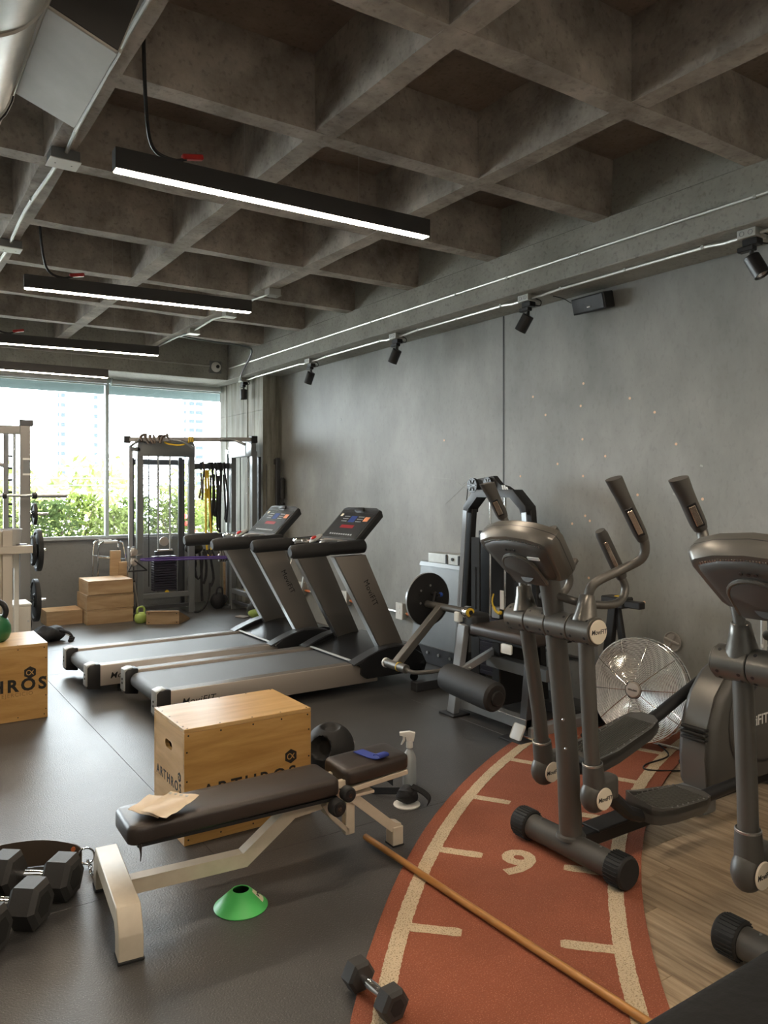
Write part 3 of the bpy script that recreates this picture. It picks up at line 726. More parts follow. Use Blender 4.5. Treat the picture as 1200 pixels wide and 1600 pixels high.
# ------------------------------------------------------------------ treadmills
def XZ(a, b, t): return (a, t, b)
def treadmill(loc, label):
    t = thing('treadmill', label, 'treadmill', (0, 0, 0), 'treadmills facing the grey wall')
    for s in (-1, 1):
        yo, yi = s * .418, s * .322
        r = MB().span(.075, 1.72, min(yo, yi), max(yo, yi), .065, .222, .008, 2).out('side_rail', m_alu, t)
        m = MB()
        for k in range(5):
            yy = yi + (yo - yi) * (.16 + .17 * k); m.span(.08, 1.6, yy - .0045, yy + .0045, .221, .2235)
        m.out('tread_grip', m_tgrey, r, kind='stuff')
        m = MB(); yc_ = (yo + yi) / 2
        m.prism([(-.012, .055), (.09, .04), (.09, .232), (.01, .236), (-.012, .215)], XZ, yc_ - .052, yc_ + .052, .010); c = m.out('end_cap', m_black, t)
        m = MB(); m.prism([(-.016, .075), (-.012, .228), (.03, .241), (.06, .238), (.02, .226), (-.004, .205), (-.002, .075)], XZ, yc_ - .050, yc_ + .050, .003); m.out('cap_trim', m_capgrey, c)
        for zz in (.12, .15): MB().span(-.019, -.013, yc_ - .008, yc_ + .008, zz, zz + .014, .002).out('cap_slot', m_black, c)
        # hood side fairing
        m = MB(); m.prism([(1.50, .215), (1.60, .262), (1.70, .297), (1.80, .318), (1.92, .322), (2.03, .295), (2.13, .235), (2.17, .16), (2.15, .10), (1.60, .10), (1.555, .135), (1.56, .2)], XZ, s * .432 - .05 - s * .03, s * .432 + .05 - s * .03, .008); m.out('side_fairing', m_hood, t)
        m = MB(); pr = [(1.485, .224), (1.60, .272), (1.70, .307), (1.80, .328), (1.92, .332), (2.04, .303)]
        m.loft([[V((a, s * .432 - s * .09, b)), V((a, s * .432 + s * .018, b)), V((a + .004, s * .432 + s * .018, b - .012)), V((a + .004, s * .432 - s * .09, b - .012))] for a, b in pr]); m.out('fairing_trim', m_capgrey if False else m_cdark, t)
        # upright
        m = MB(); m.prism([(1.365, 1.04), (1.64, 1.045), (2.02, .26), (1.80, .26)], XZ, s * .335 - .034, s * .335 + .034, .004); u = m.out('upright', m_tgrey, t)
        m = MB(); m.bar((1.3605, s * .335, 1.035), (1.795, s * .335, .262), .064, .006, up=(1, 0, .5)); m.out('upright_edge', m_steel, u)
        if s < 0: text('lettering', 'MoviFIT', .064, (1.685, -.335 - .0345, .745), V((.25, 0, -.52)), V((.52, 0, .25)), m_print, u, .0006, 0, spacing=1.08)
        # handrail: thick foam grip running into the console arm
        h = MB().tube([(1.0, s * .335, 1.088), (1.018, s * .335, 1.09), (1.05, s * .335, 1.092), (1.30, s * .335, 1.10), (1.32, s * .335, 1.10)], [.034, .05, .054, .054, .052], 16).out('grip', m_foam, t)
        MB().tube([(1.32, s * .335, 1.10), (1.5, s * .335, 1.105), (1.60, s * .335, 1.108), (1.635, s * .335, 1.108), (1.65, s * .335, 1.108)], [.048, .052, .055, .053, .036], 16).out('arm_cover', m_black, t)
        # hand pulse bar
        MB().tube([(1.36, s * .30, 1.115), (1.34, s * .22, 1.13), (1.40, s * .14, 1.135), (1.54, s * .12, 1.13)], .022, 10, 3).out('pulse_bar', m_chrome if s > 0 else m_steel, t)
    # belt
    m = MB(); pr = []
    for i in range(9):
        a = PI / 2 + PI * i / 8; pr.append((.075 + .055 * math.cos(a), .152 + .055 * math.sin(a)))
    pr = [(1.75, .207)] + pr + [(1.75, .097)]
    m.prism(pr, XZ, -.285, .285); m.out('belt', m_belt, t)
    for s in (-1, 1): MB().span(.10, 1.7, s * .303 - .017, s * .303 + .017, .10, .200).out('deck_gap', m_black, t)
    # hood
    prof = [(1.545, .222), (1.60, .232), (1.70, .262), (1.80, .292), (1.92, .312), (2.06, .315), (2.16, .285), (2.20, .2), (2.19, .09)]
    m = MB(); m.prism(prof + [(1.6, .09)], XZ, -.36, .36, 0); hd = m.out('motor_hood', m_hood, t, 60)
    MB().bar((1.535, -.33, .226), (1.535, .33, .226), .022, .012, bev=.003).out('hood_lip', m_capgrey, hd)
    MB().box((1.99, -.13, .3185), (.055, .12, .004), M.Rotation(R(3), 3, 'Y')).out('warning_label', m_lbl, hd)
    m = MB(); m.cyl((2.12, -.36, .03), (2.12, -.33, .03), .03, seg=14); m.cyl((2.12, .33, .03), (2.12, .36, .03), .03, seg=14)
    m.out('transport_wheel', m_rub, t, kind='stuff')
    for xx in (.25,):
        for s in (-1, 1): MB().cyl((xx, s * .36, 0), (xx, s * .36, .07), .022, seg=12).out('levelling_foot', m_rub, t)
    text('lettering', 'MoviFIT', .066, (.275, -.4184, .135), (1, 0, 0), (0, 0, 1), m_print, t, .0006, .0003, .25, spacing=1.08)
    # console: cross arm, tray, tilted head
    MB().span(1.50, 1.64, -.33, .33, 1.06, 1.12, .012, 2).out('cross_arm', m_black, t)
    tr = MB().span(1.42, 1.64, -.25, .25, 1.115, 1.14, .01, 2).out('tray', m_black, t)
    MB().span(1.47, 1.60, -.10, .17, 1.14, 1.148, .003).out('tray_liner', m_alu, tr)
    for yy in (-.2, .2): MB().lathe([(.03, 0), (.042, .0), (.042, .012), (.03, .012)], (1.53, yy, 1.136), seg=16, cap=False).out('cup_holder', m_steel, tr)
    a0 = V((1.585, 0, 1.14)); sd = V((.25, 0, .25)).normalized(); nn = V((-sd.z, 0, sd.x)); L_ = .352
    f = lambda y, v, k: a0 + V((0, y, 0)) + sd * v + nn * k
    m = MB(); m.loft([[f(y, v, -.075) for y, v in ((-.25, .02), (.25, .02), (.25, L_ - .01), (-.25, L_ - .01))], [f(y, v, -.02) for y, v in ((-.282, 0), (.282, 0), (.282, L_), (-.282, L_))], [f(y, v, 0) for y, v in ((-.278, .004), (.278, .004), (.278, L_ - .004), (-.278, L_ - .004))]])
    hd2 = m.out('console_head', m_black, t)
    m = MB(); m.prism([(-.262, .03), (.262, .03), (.255, L_ - .045), (.06, L_ - .045), (.045, L_ - .03), (-.045, L_ - .03), (-.06, L_ - .045), (-.255, L_ - .045)], lambda a, b, k: f(a, b, k), -.001, .002); fc = m.out('face_plate', m_tfac, hd2)
    m = MB(); m.prism([(-.28, L_ - .008), (.28, L_ - .008), (.22, L_ + .012), (-.22, L_ + .012)], lambda a, b, k: f(a, b, k), -.05, .006, .003); m.out('top_trim', m_cdark, hd2)
    m = MB(); m.prism([(-.07, L_ - .03), (.07, L_ - .03), (.05, L_ + .006), (-.05, L_ + .006)], lambda a, b, k: f(a, b, k), -.02, .016, .004); m.out('book_rest', m_black, hd2)
    def pl(nm, y0, y1, v0, v1, mt, k=.0026): 
        MB().prism([(y0, v0), (y1, v0), (y1, v1), (y0, v1)], lambda a, b, q: f(a, b, q), .001, k).out(nm, mt, hd2)
    pl('red_display', -.10, .10, .135, .168, m_screen); pl('blue_display', -.045, .05, .20, .268, m_lcd)
    pl('sticker', -.235, -.165, .215, .262, m_sticker); pl('badge', .20, .235, .262, .29, m_disc)
    m = MB()
    for i in range(10):
        for v in (.06,): m.prism([(-.17 + .036 * i, v), (-.148 + .036 * i, v), (-.148 + .036 * i, v + .014), (-.17 + .036 * i, v + .014)], lambda a, b, q: f(a, b, q), .001, .003)
    for i in range(4):
        for j in range(3):
            for y0 in (.075, -.145): m.prism([(y0 + .022 * i, .205 + .026 * j), (y0 + .014 + .022 * i, .205 + .026 * j), (y0 + .014 + .022 * i, .214 + .026 * j), (y0 + .022 * i, .214 + .026 * j)], lambda a, b, q: f(a, b, q), .001, .003)
    m.out('keys', m_key, hd2, kind='stuff')
    # stop button pod on the left of the tray
    p = MB().ball((1.42, .03, 1.158), .052, (1.25, .85, .35), 20, M.Rotation(R(-28), 3, 'Y')).out('stop_pod', m_capgrey, t)
    MB().ball((1.395, .025, 1.166), .026, (1, .9, .5), 14, M.Rotation(R(-28), 3, 'Y')).out('stop_button', m_red, p)
    t.location = loc; return t
m_tfac = mat('console_face', (.035, .037, .04), .22)
treadmill((1.585, 5.44, 0), 'treadmill nearer the camera, its rear end behind the large plyo box')
treadmill((1.385, 6.465, 0), 'treadmill farther from the camera, beside the cable tower, its side lettering in view')

# ------------------------------------------------------------------ ellipticals
def elliptical(base, label, near, far, near_low, far_low, pedals, near_disc=True):
    bx_, by_ = base
    t = thing('elliptical_trainer', label, 'elliptical trainer', (bx_, by_, 0), 'bronze-grey ellipticals by the wall')
    W = lambda p: V((p[0] + bx_, p[1] + by_, p[2]))
    # front floor tube
    MB().cyl(W((0, -.235, .076)), W((0, .235, .076)), .052, seg=24).out('floor_tube', m_elld, t)
    for s in (-1, 1):
        c = MB().cyl(W((0, s * .215, .0765)), W((0, s * .30, .0765)), .0625, seg=28, bev=.006).out('end_cap', m_rub, t)
        m = MB()
        for k in range(28):
            a = 2 * PI * k / 28; q = V((math.cos(a), 0, math.sin(a))) * .0635; m.bar(W((0, s * .222, .0765)) + q, W((0, s * .285, .0765)) + q, .004, .006, up=q)
        m.out('cap_ribs', m_rub, c, kind='stuff')
        MB().cyl(W((0, s * .16, .127)), W((0, s * .16, .131)), .005, seg=8).out('bolt', m_steel, t)
    # mast
    MB().tube([W((.005, 0, .09)), W((-.022, 0, .5)), W((-.068, 0, .83)), W((-.109, 0, 1.12)), W((-.15, 0, 1.26))], [.047, .046, .043, .042, .042], 20, 3).out('mast', m_ell, t)
    MB().lathe([(.062, 0), (.058, .012), (.05, .016)], W((.003, 0, .112)), (-.06, 0, 1), 20).out('mast_weld', m_elld, t)
    for z in (.50, .62): MB().ball(W((-.046 - (z - .5) * .13, -.012, z)) + V((-.026, -.03, 0)), .006, seg=8).out('bolt', m_steel, t)
    # hub across the mast, four sleeves
    hx, hz = -.095, 1.003
    for k in range(4):
        y0 = -.225 + .117 * k
        m = MB().cyl(W((hx, y0 + .002, hz)), W((hx, y0 + .115, hz)), .056, seg=32, bev=.0025); h = m.out('hub_sleeve', m_ellsh, t)
        for q in (.022, .093):
            for an in (50, 130, 205, 235): MB().cyl(W((hx, y0 + q, hz)) + V((math.cos(R(an)) * .050, 0, math.sin(R(an)) * .050)), W((hx, y0 + q, hz)) + V((math.cos(R(an)) * .0568, 0, math.sin(R(an)) * .0568)), .006, seg=8).out('screw_hole', m_black, h)
    MB().cyl(W((hx, -.22, hz)), W((hx, .24, hz)), .050, seg=24).out('hub_core', m_black, t)
    for s, yy in ((-1, -.225), (1, .245)):
        d = MB().cyl(W((hx, yy, hz)), W((hx, yy + s * .008, hz)), .047, seg=28, bev=.002).out('end_disc', m_disc if s < 0 else m_ellsh, t)
        if s < 0: text('lettering', 'MoviFIT', .026, W((hx, yy - .0082, hz)), (1, 0, 0), (0, 0, 1), m_print, d, .0004, .0003, .2)
    # swing arms
    for s, up_, low in ((-1, near, near_low), (1, far, far_low)):
        y0 = s * .165
        c0 = W((hx + .0, y0, hz + .035))
        d = (W(up_[0]) - W((hx, y0, hz))).normalized()
        sk_ = MB(); rings = []
        sk_.lathe([(.052, .0), (.044, .03), (.036, .065), (.030, .098), (.026, .102)], c0, d, 20); sk_.out('arm_socket', m_ellsh, t)
        pts = [W((hx, y0, hz + .05))] + [W(p) for p in up_]
        MB().tube(pts[:-1] + [pts[-2].lerp(pts[-1], .25)], .0185, 14, 5).out('handlebar', m_ell, t)
        g0, g1 = pts[-2].lerp(pts[-1], .05), pts[-1]; ax = (g1 - g0)
        sp = [g0.lerp(g1, i / 8) for i in range(9)]
        q = ax.normalized(); sy = V((0, 1, 0)); sx = sy.cross(q).normalized(); rings = []
        for i, (p, a, b) in enumerate(zip(sp, (.022, .026, .026, .026, .026, .027, .029, .033, .036), (.022, .027, .028, .028, .028, .028, .028, .028, .027))):
            rings.append([p + sx * a * math.cos(2 * PI * j / 18) * (1.0) + sy * b * math.sin(2 * PI * j / 18) + (q * .012 * math.cos(2 * PI * j / 18) * -1 if i == 8 else V()) for j in range(18)])
        gr = MB().loft(rings).out('grip', m_gripgrey, t)
        e = g0.lerp(g1, .34) - sx * .0 + V((0, 0, 0))
        nrm = (V((-.75, -.66, 0)) - q * V((-.75, -.66, 0)).dot(q)).normalized(); sd_ = q.cross(nrm)
        rr = lambda k: g0.lerp(g1, k) + nrm * .0262
        MB().bar(rr(.10), rr(.56), .031, .004, up=nrm, bev=.0015).out('sensor_bezel', m_black, gr)
        sp_ = MB().bar(rr(.14) + nrm * .002, rr(.52) + nrm * .002, .021, .004, up=nrm, bev=.0015).out('sensor_plate', m_sensor, gr)
        # lower arm, pod at its foot
        l = [W(p) for p in low]
        MB().tube([W((hx, y0, hz)), l[0], l[1]], .0315, 18).out('lower_arm', m_ell, t)
        dn = (l[1] - l[0]).normalized(); top_ = l[1] - dn * .10; bot = l[1] + dn * .03
        sl = MB(); sl.lathe([(.036, 0), (.040, .004), (.043, .06), (.043, .13)], top_, dn, 22); sl.out('arm_sleeve', m_elld, t)
        MB().lathe([(.0375, -.002), (.0405, 0), (.0405, .006), (.0375, .008)], top_, dn, 22, False).out('sleeve_ring', m_steel, t)
        pod = MB().ball(bot, .068, (1, .72, 1.0), 24).out('pivot_pod', m_elld, t)
        MB().span(bot.x - .0, bot.x + .11, bot.y - .035, bot.y + .035, bot.z - .03, bot.z + .07, .02, 3).out('pivot_block', m_elld, t)
        dc = MB().cyl(bot + V((0, -.044, 0)), bot + V((0, -.0515, 0)), .043, seg=28, bev=.002).out('pod_disc', m_disc, pod)
        text('lettering', 'MoviFIT', .024, bot + V((0, -.0518, 0)), (1, 0, 0), (0, 0, 1), m_print, dc, .0004, .0003, .2)
    # console
    a0 = W((-.15, 0, 1.245)); sd2 = V((-.67, 0, .742)); nn = V((.742, 0, .67))
    f = lambda y, v, k: a0 + V((0, y, 0)) + sd2 * v + nn * k
    def outl(sc, dv=0):
        base_ = [(-.155, -.01), (-.172, .01), (-.19, .09), (-.208, .175), (-.204, .20), (-.185, .213), (-.11, .236), (0, .246), (.11, .236), (.185, .213), (.204, .20), (.208, .175), (.19, .09), (.172, .01), (.155, -.01)]
        return [(a * sc, (b - .11) * sc + .11 + dv) for a, b in base_]
    m = MB(); m.loft([[f(a, b, k) for a, b in outl(sc)] for sc, k in ((.86, -.076), (.90, -.074), (.985, -.050), (1.0, -.040), (1.0, -.002), (.985, .006), (.93, .010))])
    cs = m.out('console_shell', m_ellsh, t, 40)
    m = MB(); m.loft([[f(a, b, k) for a, b in outl(sc)] for sc, k in ((1.006, -.0245), (1.006, -.0215))], cap=False); m.out('shell_seam', m_black, cs)
    m = MB(); m.loft([[f(a, b, k) for a, b in outl(sc, -.004)] for sc, k in ((.80, -.0762), (.74, -.086), (.6, -.090))]); m.out('back_cover', m_elld, cs, 50)
    m = MB()
    for k in range(34):
        a = -.15 + .30 * k / 33; v = .222 - 1.0 * a * a; m.box(f(a, v - .014, -.0765), (.004, .0045, .018), M.Rotation(R(-42), 3, 'Y'))
    m.out('speaker_grille', m_steel, cs, kind='stuff')
    pp = [f(.09 * math.cos(q) + .005, .075 + .075 * math.sin(q), -.094) for q in [PI * i / 14 for i in range(15)]]
    MB().tube([f(.095, .0, -.094)] + pp + [f(-.085, .0, -.094)], .0075, 8).out('cable_cover', m_ellsh, cs)
    m = MB(); m.prism([(.085 * math.cos(PI * i / 12) + .005, .075 + .07 * math.sin(PI * i / 12)) for i in range(13)] + [(-.08, -.01), (.09, -.01)], lambda a, b, k: f(a, b, k), -.101, -.09, .003); m.out('cable_lid', m_elld, cs)
    for i in range(3): MB().cyl(f(.02 - .022 * i, .178, -.094), f(.02 - .022 * i, .178, -.0975), .006, seg=10).out('vent_hole', m_black, cs)
    MB().prism([(-.135, .135), (-.075, .135), (-.075, .149), (-.135, .149)], lambda a, b, k: f(a, b, k), -.098, -.0935).out('label_plate', m_lbl, cs)
    MB().prism([(-.16, .02), (.16, .02), (.185, .19), (-.185, .19)], lambda a, b, k: f(a, b, k), .009, .0125).out('display_panel', m_black, cs)
    m = MB(); m.prism([(-.145, -.012), (.145, -.012), (.145, .008), (-.145, .008)], lambda a, b, k: f(a, b, k), -.03, .05, .006); m.out('reading_ledge', m_ellsh, cs)
    MB().cyl(W((-.145, 0, 1.225)), f(0, .05, -.085), .043, seg=18).out('console_neck', m_elld, t)
    # fixed handlebars looping towards the user
    for s in (-1, 1):
        pts = [W(p) for p in ((-.115, s * .02, 1.125), (-.06, s * .10, 1.10), (.05, s * .15, 1.085), (.13, s * .155, 1.10), (.16, s * .15, 1.15), (.13, s * .145, 1.21))]
        fx = MB().tube(pts, .0165, 12, 5).out('fixed_handle', m_ell, t)
        g0, g1 = W((.143, s * .147, 1.19)), W((.03, s * .13, 1.385))
        gr = MB().tube([g0, g0.lerp(g1, .1), g0.lerp(g1, .5), g0.lerp(g1, .92), g1], [.021, .0255, .026, .025, .02], 16).out('fixed_grip', m_gripgrey, t)
        q = (g1 - g0).normalized(); nrm = (V((-.75, -.66, 0)) - q * V((-.75, -.66, 0)).dot(q)).normalized()
        MB().bar(g0.lerp(g1, .25) + nrm * .0255, g0.lerp(g1, .8) + nrm * .0255, .016, .004, up=nrm, bev=.0015).out('sensor_plate', m_sensor, gr)
    # base frame, drive housing, crank
    MB().bar(W((.03, 0, .085)), W((1.55, 0, .085)), .07, .06, bev=.006).out('base_beam', m_blackm, t)
    MB().bar(W((.12, 0, .118)), W((.62, 0, .125)), .10, .012, bev=.003).out('ramp_cover', m_blackm, t)
    m = MB(); m.prism([(.86, .12), (.845, .28), (.86, .42), (.92, .56), (1.02, .66), (1.14, .71), (1.28, .715), (1.42, .67), (1.54, .56), (1.60, .42), (1.61, .12)], lambda a, b, k: W((a, k, b)), -.10, .10, .035)
    hs = m.out('drive_housing', m_elld, t, 50)
    m = MB(); pr = [(.85, .12), (.834, .28), (.85, .42), (.91, .565), (1.015, .67), (1.14, .722)]
    m.loft([[W((a, -.06, b)), W((a, .06, b)), W((a + .02, .06, b - .004)), W((a + .02, -.06, b - .004))] for a, b in pr]); m.out('housing_spine', m_ellsh, hs, 60)
    for z in (.36, .385, .41): MB().span(bx_ + .829, bx_ + .90, by_ - .066, by_ + .066, z, z + .014, .004).out('rubber_band', m_rub, hs)
    for s in (-1, 1):
        dk_ = MB().lathe([(.265, 0), (.275, .004), (.27, .016), (.22, .022), (.06, .026), (0, .026)], W((1.24, s * .10, .42)), (0, s, 0), 40).out('crank_disc', m_elld, hs)
        MB().lathe([(.205, .0), (.20, .006), (.19, .006)], W((1.24, s * .122, .42)), (0, s, 0), 36, False).out('disc_groove', m_black, dk_)
    text('lettering', 'MoviFIT', .07, W((1.14, -.128, .60 - .17)), (1, 0, 0), (0, 0, 1), m_lbl, hs, .0006, .001)
    MB().span(bx_ + .815, bx_ + .91, by_ - .075, by_ + .075, .03, .135, .01, 2).out('housing_foot', m_cgrey, t)
    MB().cyl(W((1.52, -.26, .05)), W((1.52, .26, .05)), .045, seg=18).out('rear_floor_tube', m_elld, t)
    # pedals and their links
    for (pa, pb, cr), low, s in zip(pedals, (near_low, far_low), (-1, 1)):
        pa, pb, cr = W(pa), W(pb), W(cr); pod = W(low[1]); d = (pb - pa).normalized(); sy = V((0, 1, 0)); u = d.cross(sy) * -1
        if u.z < 0: u = -u
        MB().tube([pod + V((.02, 0, -.03)), pod + V((.10, 0, -.06)) if pa.z < .3 else pod + V((.10, 0, .0)), pa - u * .03, pb - u * .035], [.026, .03, .028, .028], 10, 3).out('pedal_link', m_blackm, t)
        MB().tube([pb - d * .05 - u * .035, pb - u * .03, cr], [.028, .03, .026], 12).out('drive_link', m_blackm, t)
        L_ = (pb - pa).length
        P = lambda a, b, k: pa + d * a * L_ + sy * b + u * k
        ol = [(0, -.06), (.06, -.09), (.3, -.105), (.8, -.098), (.94, -.08), (1, -.035), (1, .035), (.94, .08), (.8, .098), (.3, .105), (.06, .09), (0, .06)]
        m = MB(); m.loft([[P(a * .96 + .02, b * .88, -.05) for a, b in ol], [P(a, b, -.02) for a, b in ol], [P(a, b, .012) for a, b in ol]])
        pdl = m.out('foot_pedal', m_elld, t, 40)
        # raised rim, higher at the toe
        m = MB(); rings = []
        for i in range(len(ol)):
            a, b = ol[i]; h = .012 + (.034 if b > 0 else .014) * max(0, 1 - a / .45) ** 1
            if a > .9: h = .014
            rings.append([P(a, b, -.01), P(a, b, h), P(a * .95 + .02, b * .86, h - .003), P(a * .95 + .02, b * .86, .006)])
        rings.append(rings[0]); m.loft(rings, cap=False); m.out('pedal_rim', m_elld, pdl, 50)
        m = MB()
        for k in range(15): m.bar(P(.12, -.074 + .0105 * k, .0135), P(.86, -.074 + .0105 * k, .0135), .004, .004, up=u)
        m.out('tread_ribs', m_ell, pdl, kind='stuff')
        m = MB()
        for k in range(9):
            for b in (-.088, .088): m.ball(P(.15 + .09 * k, b, .0155), .004, seg=6)
        m.out('rivets', m_steel, pdl, kind='stuff')
    return t
elliptical((2.43, 2.24), 'elliptical trainer in full view, standing across the turf arc',
    [(-.078, -.162, 1.124), (-.055, -.18, 1.185), (.06, -.235, 1.243), (.095, -.285, 1.285), (.088, -.30, 1.345), (-.092, -.30, 1.592)],
    [(-.092, .18, 1.112), (-.084, .20, 1.178), (-.062, .28, 1.31), (-.085, .31, 1.42), (-.175, .32, 1.578)],
    [(-.066, -.165, .58), (-.043, -.165, .375)], [(-.005, .175, .58), (.03, .18, .36)],
    [((.225, -.17, .235), (.62, -.17, .215), (.98, -.165, .19)), ((.235, .165, .325), (.72, .165, .452), (1.22, .165, .60))])
elliptical((2.375, 1.225), 'elliptical trainer cut off by the right edge of the photo',
    [(-.10, -.165, 1.124), (-.07, -.18, 1.185), (.06, -.24, 1.25), (.09, -.285, 1.29), (.08, -.30, 1.345), (-.10, -.30, 1.58)],
    [(-.121, .157, 1.13), (-.117, .19, 1.235), (-.128, .26, 1.345), (-.117, .292, 1.415), (-.235, .295, 1.585)],
    [(-.05, -.165, .58), (-.03, -.165, .36)], [(-.075, .16, .58), (-.068, .16, .385)],
    [((.225, -.165, .30), (.66, -.165, .30), (1.12, -.16, .36)), ((.22, .165, .33), (.66, .165, .30), (1.12, .165, .34))])

# ------------------------------------------------------------------ leg machine with weight tower
lm = thing('leg_machine', 'black and silver leg machine with foam roller, disc cam and weight tower', 'leg machine', (3.7, 4.1, 0))
# tower: two leaning columns joined by a chamfered black head
for s, yb, yt in ((1, 4.86, 4.735), (-1, 3.96, 4.085)):
    MB().bar((4.0, yb, .06), (4.0, yt, 1.40), .10, .055, up=(1, 0, 0), bev=.004).out('tower_column', m_blackm, lm)
    MB().bar((3.946, yb - .0 + s * .004, .10), (3.946, yt + s * .004, 1.385), .008, .050, up=(0, 1, 0), bev=.002).out('column_face', m_legsil, lm)
m = MB(); yz = lambda a, b, k: (k, a, b)
m.prism([(4.765, 1.37), (4.765, 1.42), (4.64, 1.55), (4.20, 1.55), (4.065, 1.43), (4.055, 1.37), (4.115, 1.37), (4.125, 1.41), (4.23, 1.495), (4.60, 1.495), (4.705, 1.40), (4.70, 1.37)], yz, 3.945, 4.05, .004); m.out('tower_head', m_blackm, lm)
m = MB(); m.prism([(4.70, 1.535), (4.70, 1.60), (4.62, 1.635), (4.44, 1.655), (4.37, 1.585), (4.30, 1.575), (4.22, 1.535)], yz, 3.975, 4.02, .004); pl_ = m.out('pulley_bracket', m_blackm, lm)
for k in range(3):
    y0 = 4.335 - .024 * k
    MB().prism([(y0, 1.545), (y0 - .016, 1.545), (y0 - .004, 1.583 - .012 * (k == 2)), (y0 + .012, 1.583 - .012 * (k == 2))], yz, 3.9725, 3.9748).out('slash_mark', m_lbl, pl_)
for yy, zz, r in ((4.655, 1.583, .058), (4.475, 1.60, .045)):
    pu = MB().lathe([(r * .3, -.012), (r, -.012), (r * .9, 0), (r, .012), (r * .3, .012)], (3.955, yy, zz), (1, 0, 0), 24).out('pulley', m_black, lm)
    m = MB()
    for k in range(6):
        a = PI * k / 3; m.bar((3.941, yy + r * .25 * math.cos(a), zz + r * .25 * math.sin(a)), (3.941, yy + r * .8 * math.cos(a), zz + r * .8 * math.sin(a)), .004, r * .16, up=(1, 0, 0))
    m.out('pulley_spokes', m_cgrey, pu, kind='stuff')
MB().tube([(3.952, 4.713, 1.585), (3.945, 4.80, .75), (3.945, 4.83, .45)], .004, 6).out('steel_cable', m_cable, lm)
for yy in (4.49, 4.325): MB().cyl((3.99, yy, .25), (3.99, yy, 1.50), .0105, seg=12).out('guide_rod', m_chrome, lm)
for k in range(12): MB().span(3.93, 4.06, 4.27, 4.545, .14 + .036 * k, .173 + .036 * k, .003).out('weight_plate', m_stack, lm)
MB().span(3.965, 4.02, 4.36, 4.45, .575, .66, .004).out('stack_head', m_steel, lm)
MB().span(4.10, 4.125, 4.07, 4.76, .08, 1.22, .005).out('tower_shroud', m_black, lm)
MB().span(3.94, 3.955, 4.56, 4.66, .12, 1.18, .003).out('shroud_strip', m_blackm, lm)
MB().span(3.935, 3.94, 4.60, 4.625, .62, .95, .002).out('shroud_slot', m_black, lm)
MB().span(3.928, 3.933, 4.275, 4.315, .66, .80).out('number_label', m_lbl, lm)
MB().tube([(3.96, 4.42, .76), (3.945, 4.42, .70), (3.93, 4.37, .645), (3.92, 4.315, .625)], [.006, .006, .011, .009], 8, 3).out('selector_lanyard', m_yellow, lm)
MB().ball((3.92, 4.30, .635), .016, seg=10).out('selector_pin', m_yellow, lm)
# base frame
MB().span(3.50, 4.20, 4.78, 4.86, 0, .07, .004).out('base_rail', m_cdark, lm)
MB().span(3.42, 4.20, 3.47, 3.54, 0, .07, .004).out('base_rail', m_legsil, lm)
MB().span(3.96, 4.04, 3.47, 4.86, .0, .07, .004).out('base_rail', m_cdark, lm)
MB().span(3.40, 3.47, 3.50, 4.16, .05, .12, .004).out('base_rail', m_cgrey, lm)
MB().bar((3.375, 4.185, .01), (3.43, 4.13, .62), .075, .05, up=(1, 0, 0), bev=.004).out('front_post', m_legsil, lm)
MB().span(3.31, 3.46, 4.10, 4.26, 0, .012, .003).out('foot_plate', m_blackm, lm)
MB().bar((3.40, 4.12, .31), (3.66, 4.05, .44), .045, .045, bev=.003).out('brace', m_legsil, lm)
MB().bar((3.42, 3.53, .02), (3.48, 3.53, .58), .06, .05, up=(1, 0, 0), bev=.004).out('front_post', m_cdark, lm)
MB().span(3.28, 3.40, 3.42, 3.62, 0, .012, .003).out('foot_plate', m_blackm, lm)
MB().box((3.345, 3.515, .055), (.012, .095, .10), M.Rotation(R(28), 3, 'Y'), .012, 2).out('white_plate', m_lbl, lm)
MB().span(3.60, 3.68, 3.52, 4.10, .32, .40, .004).out('cross_rail', m_cgrey, lm)
MB().span(3.62, 4.0, 3.98, 4.06, .06, .56, .006).out('side_shroud', m_black, lm)
MB().span(3.88, 3.95, 3.40, 3.46, .0, .62, .004).out('rear_post', m_legsil, lm)
for q in ((3.66, 3.66), (3.70, 3.80)): MB().lathe([(0, 0), (.03, .0), (.03, .02), (.012, .03), (.012, .06), (0, .06)], (*q, .07), seg=14).out('weight_knob', m_cgrey, lm)
# seat and backrest
pad(3.42, 3.90, 3.50, 4.08, .565, .638, .028, 'seat_pad', m_leather, lm)
MB().span(3.46, 3.88, 3.56, 4.02, .54, .566, .003).out('seat_plate', m_blackm, lm)
MB().box((3.425, 3.70, .525), (.01, .10, .062), None, .010, 2).out('white_plate', m_lbl, lm)
MB().span(3.44, 3.60, 4.04, 4.16, .54, .70, .03, 3).out('pivot_housing', m_black, lm)
MB().box((3.43, 4.19, .665), (.05, .05, .07), None, .006).out('pivot_block', m_lbl, lm)
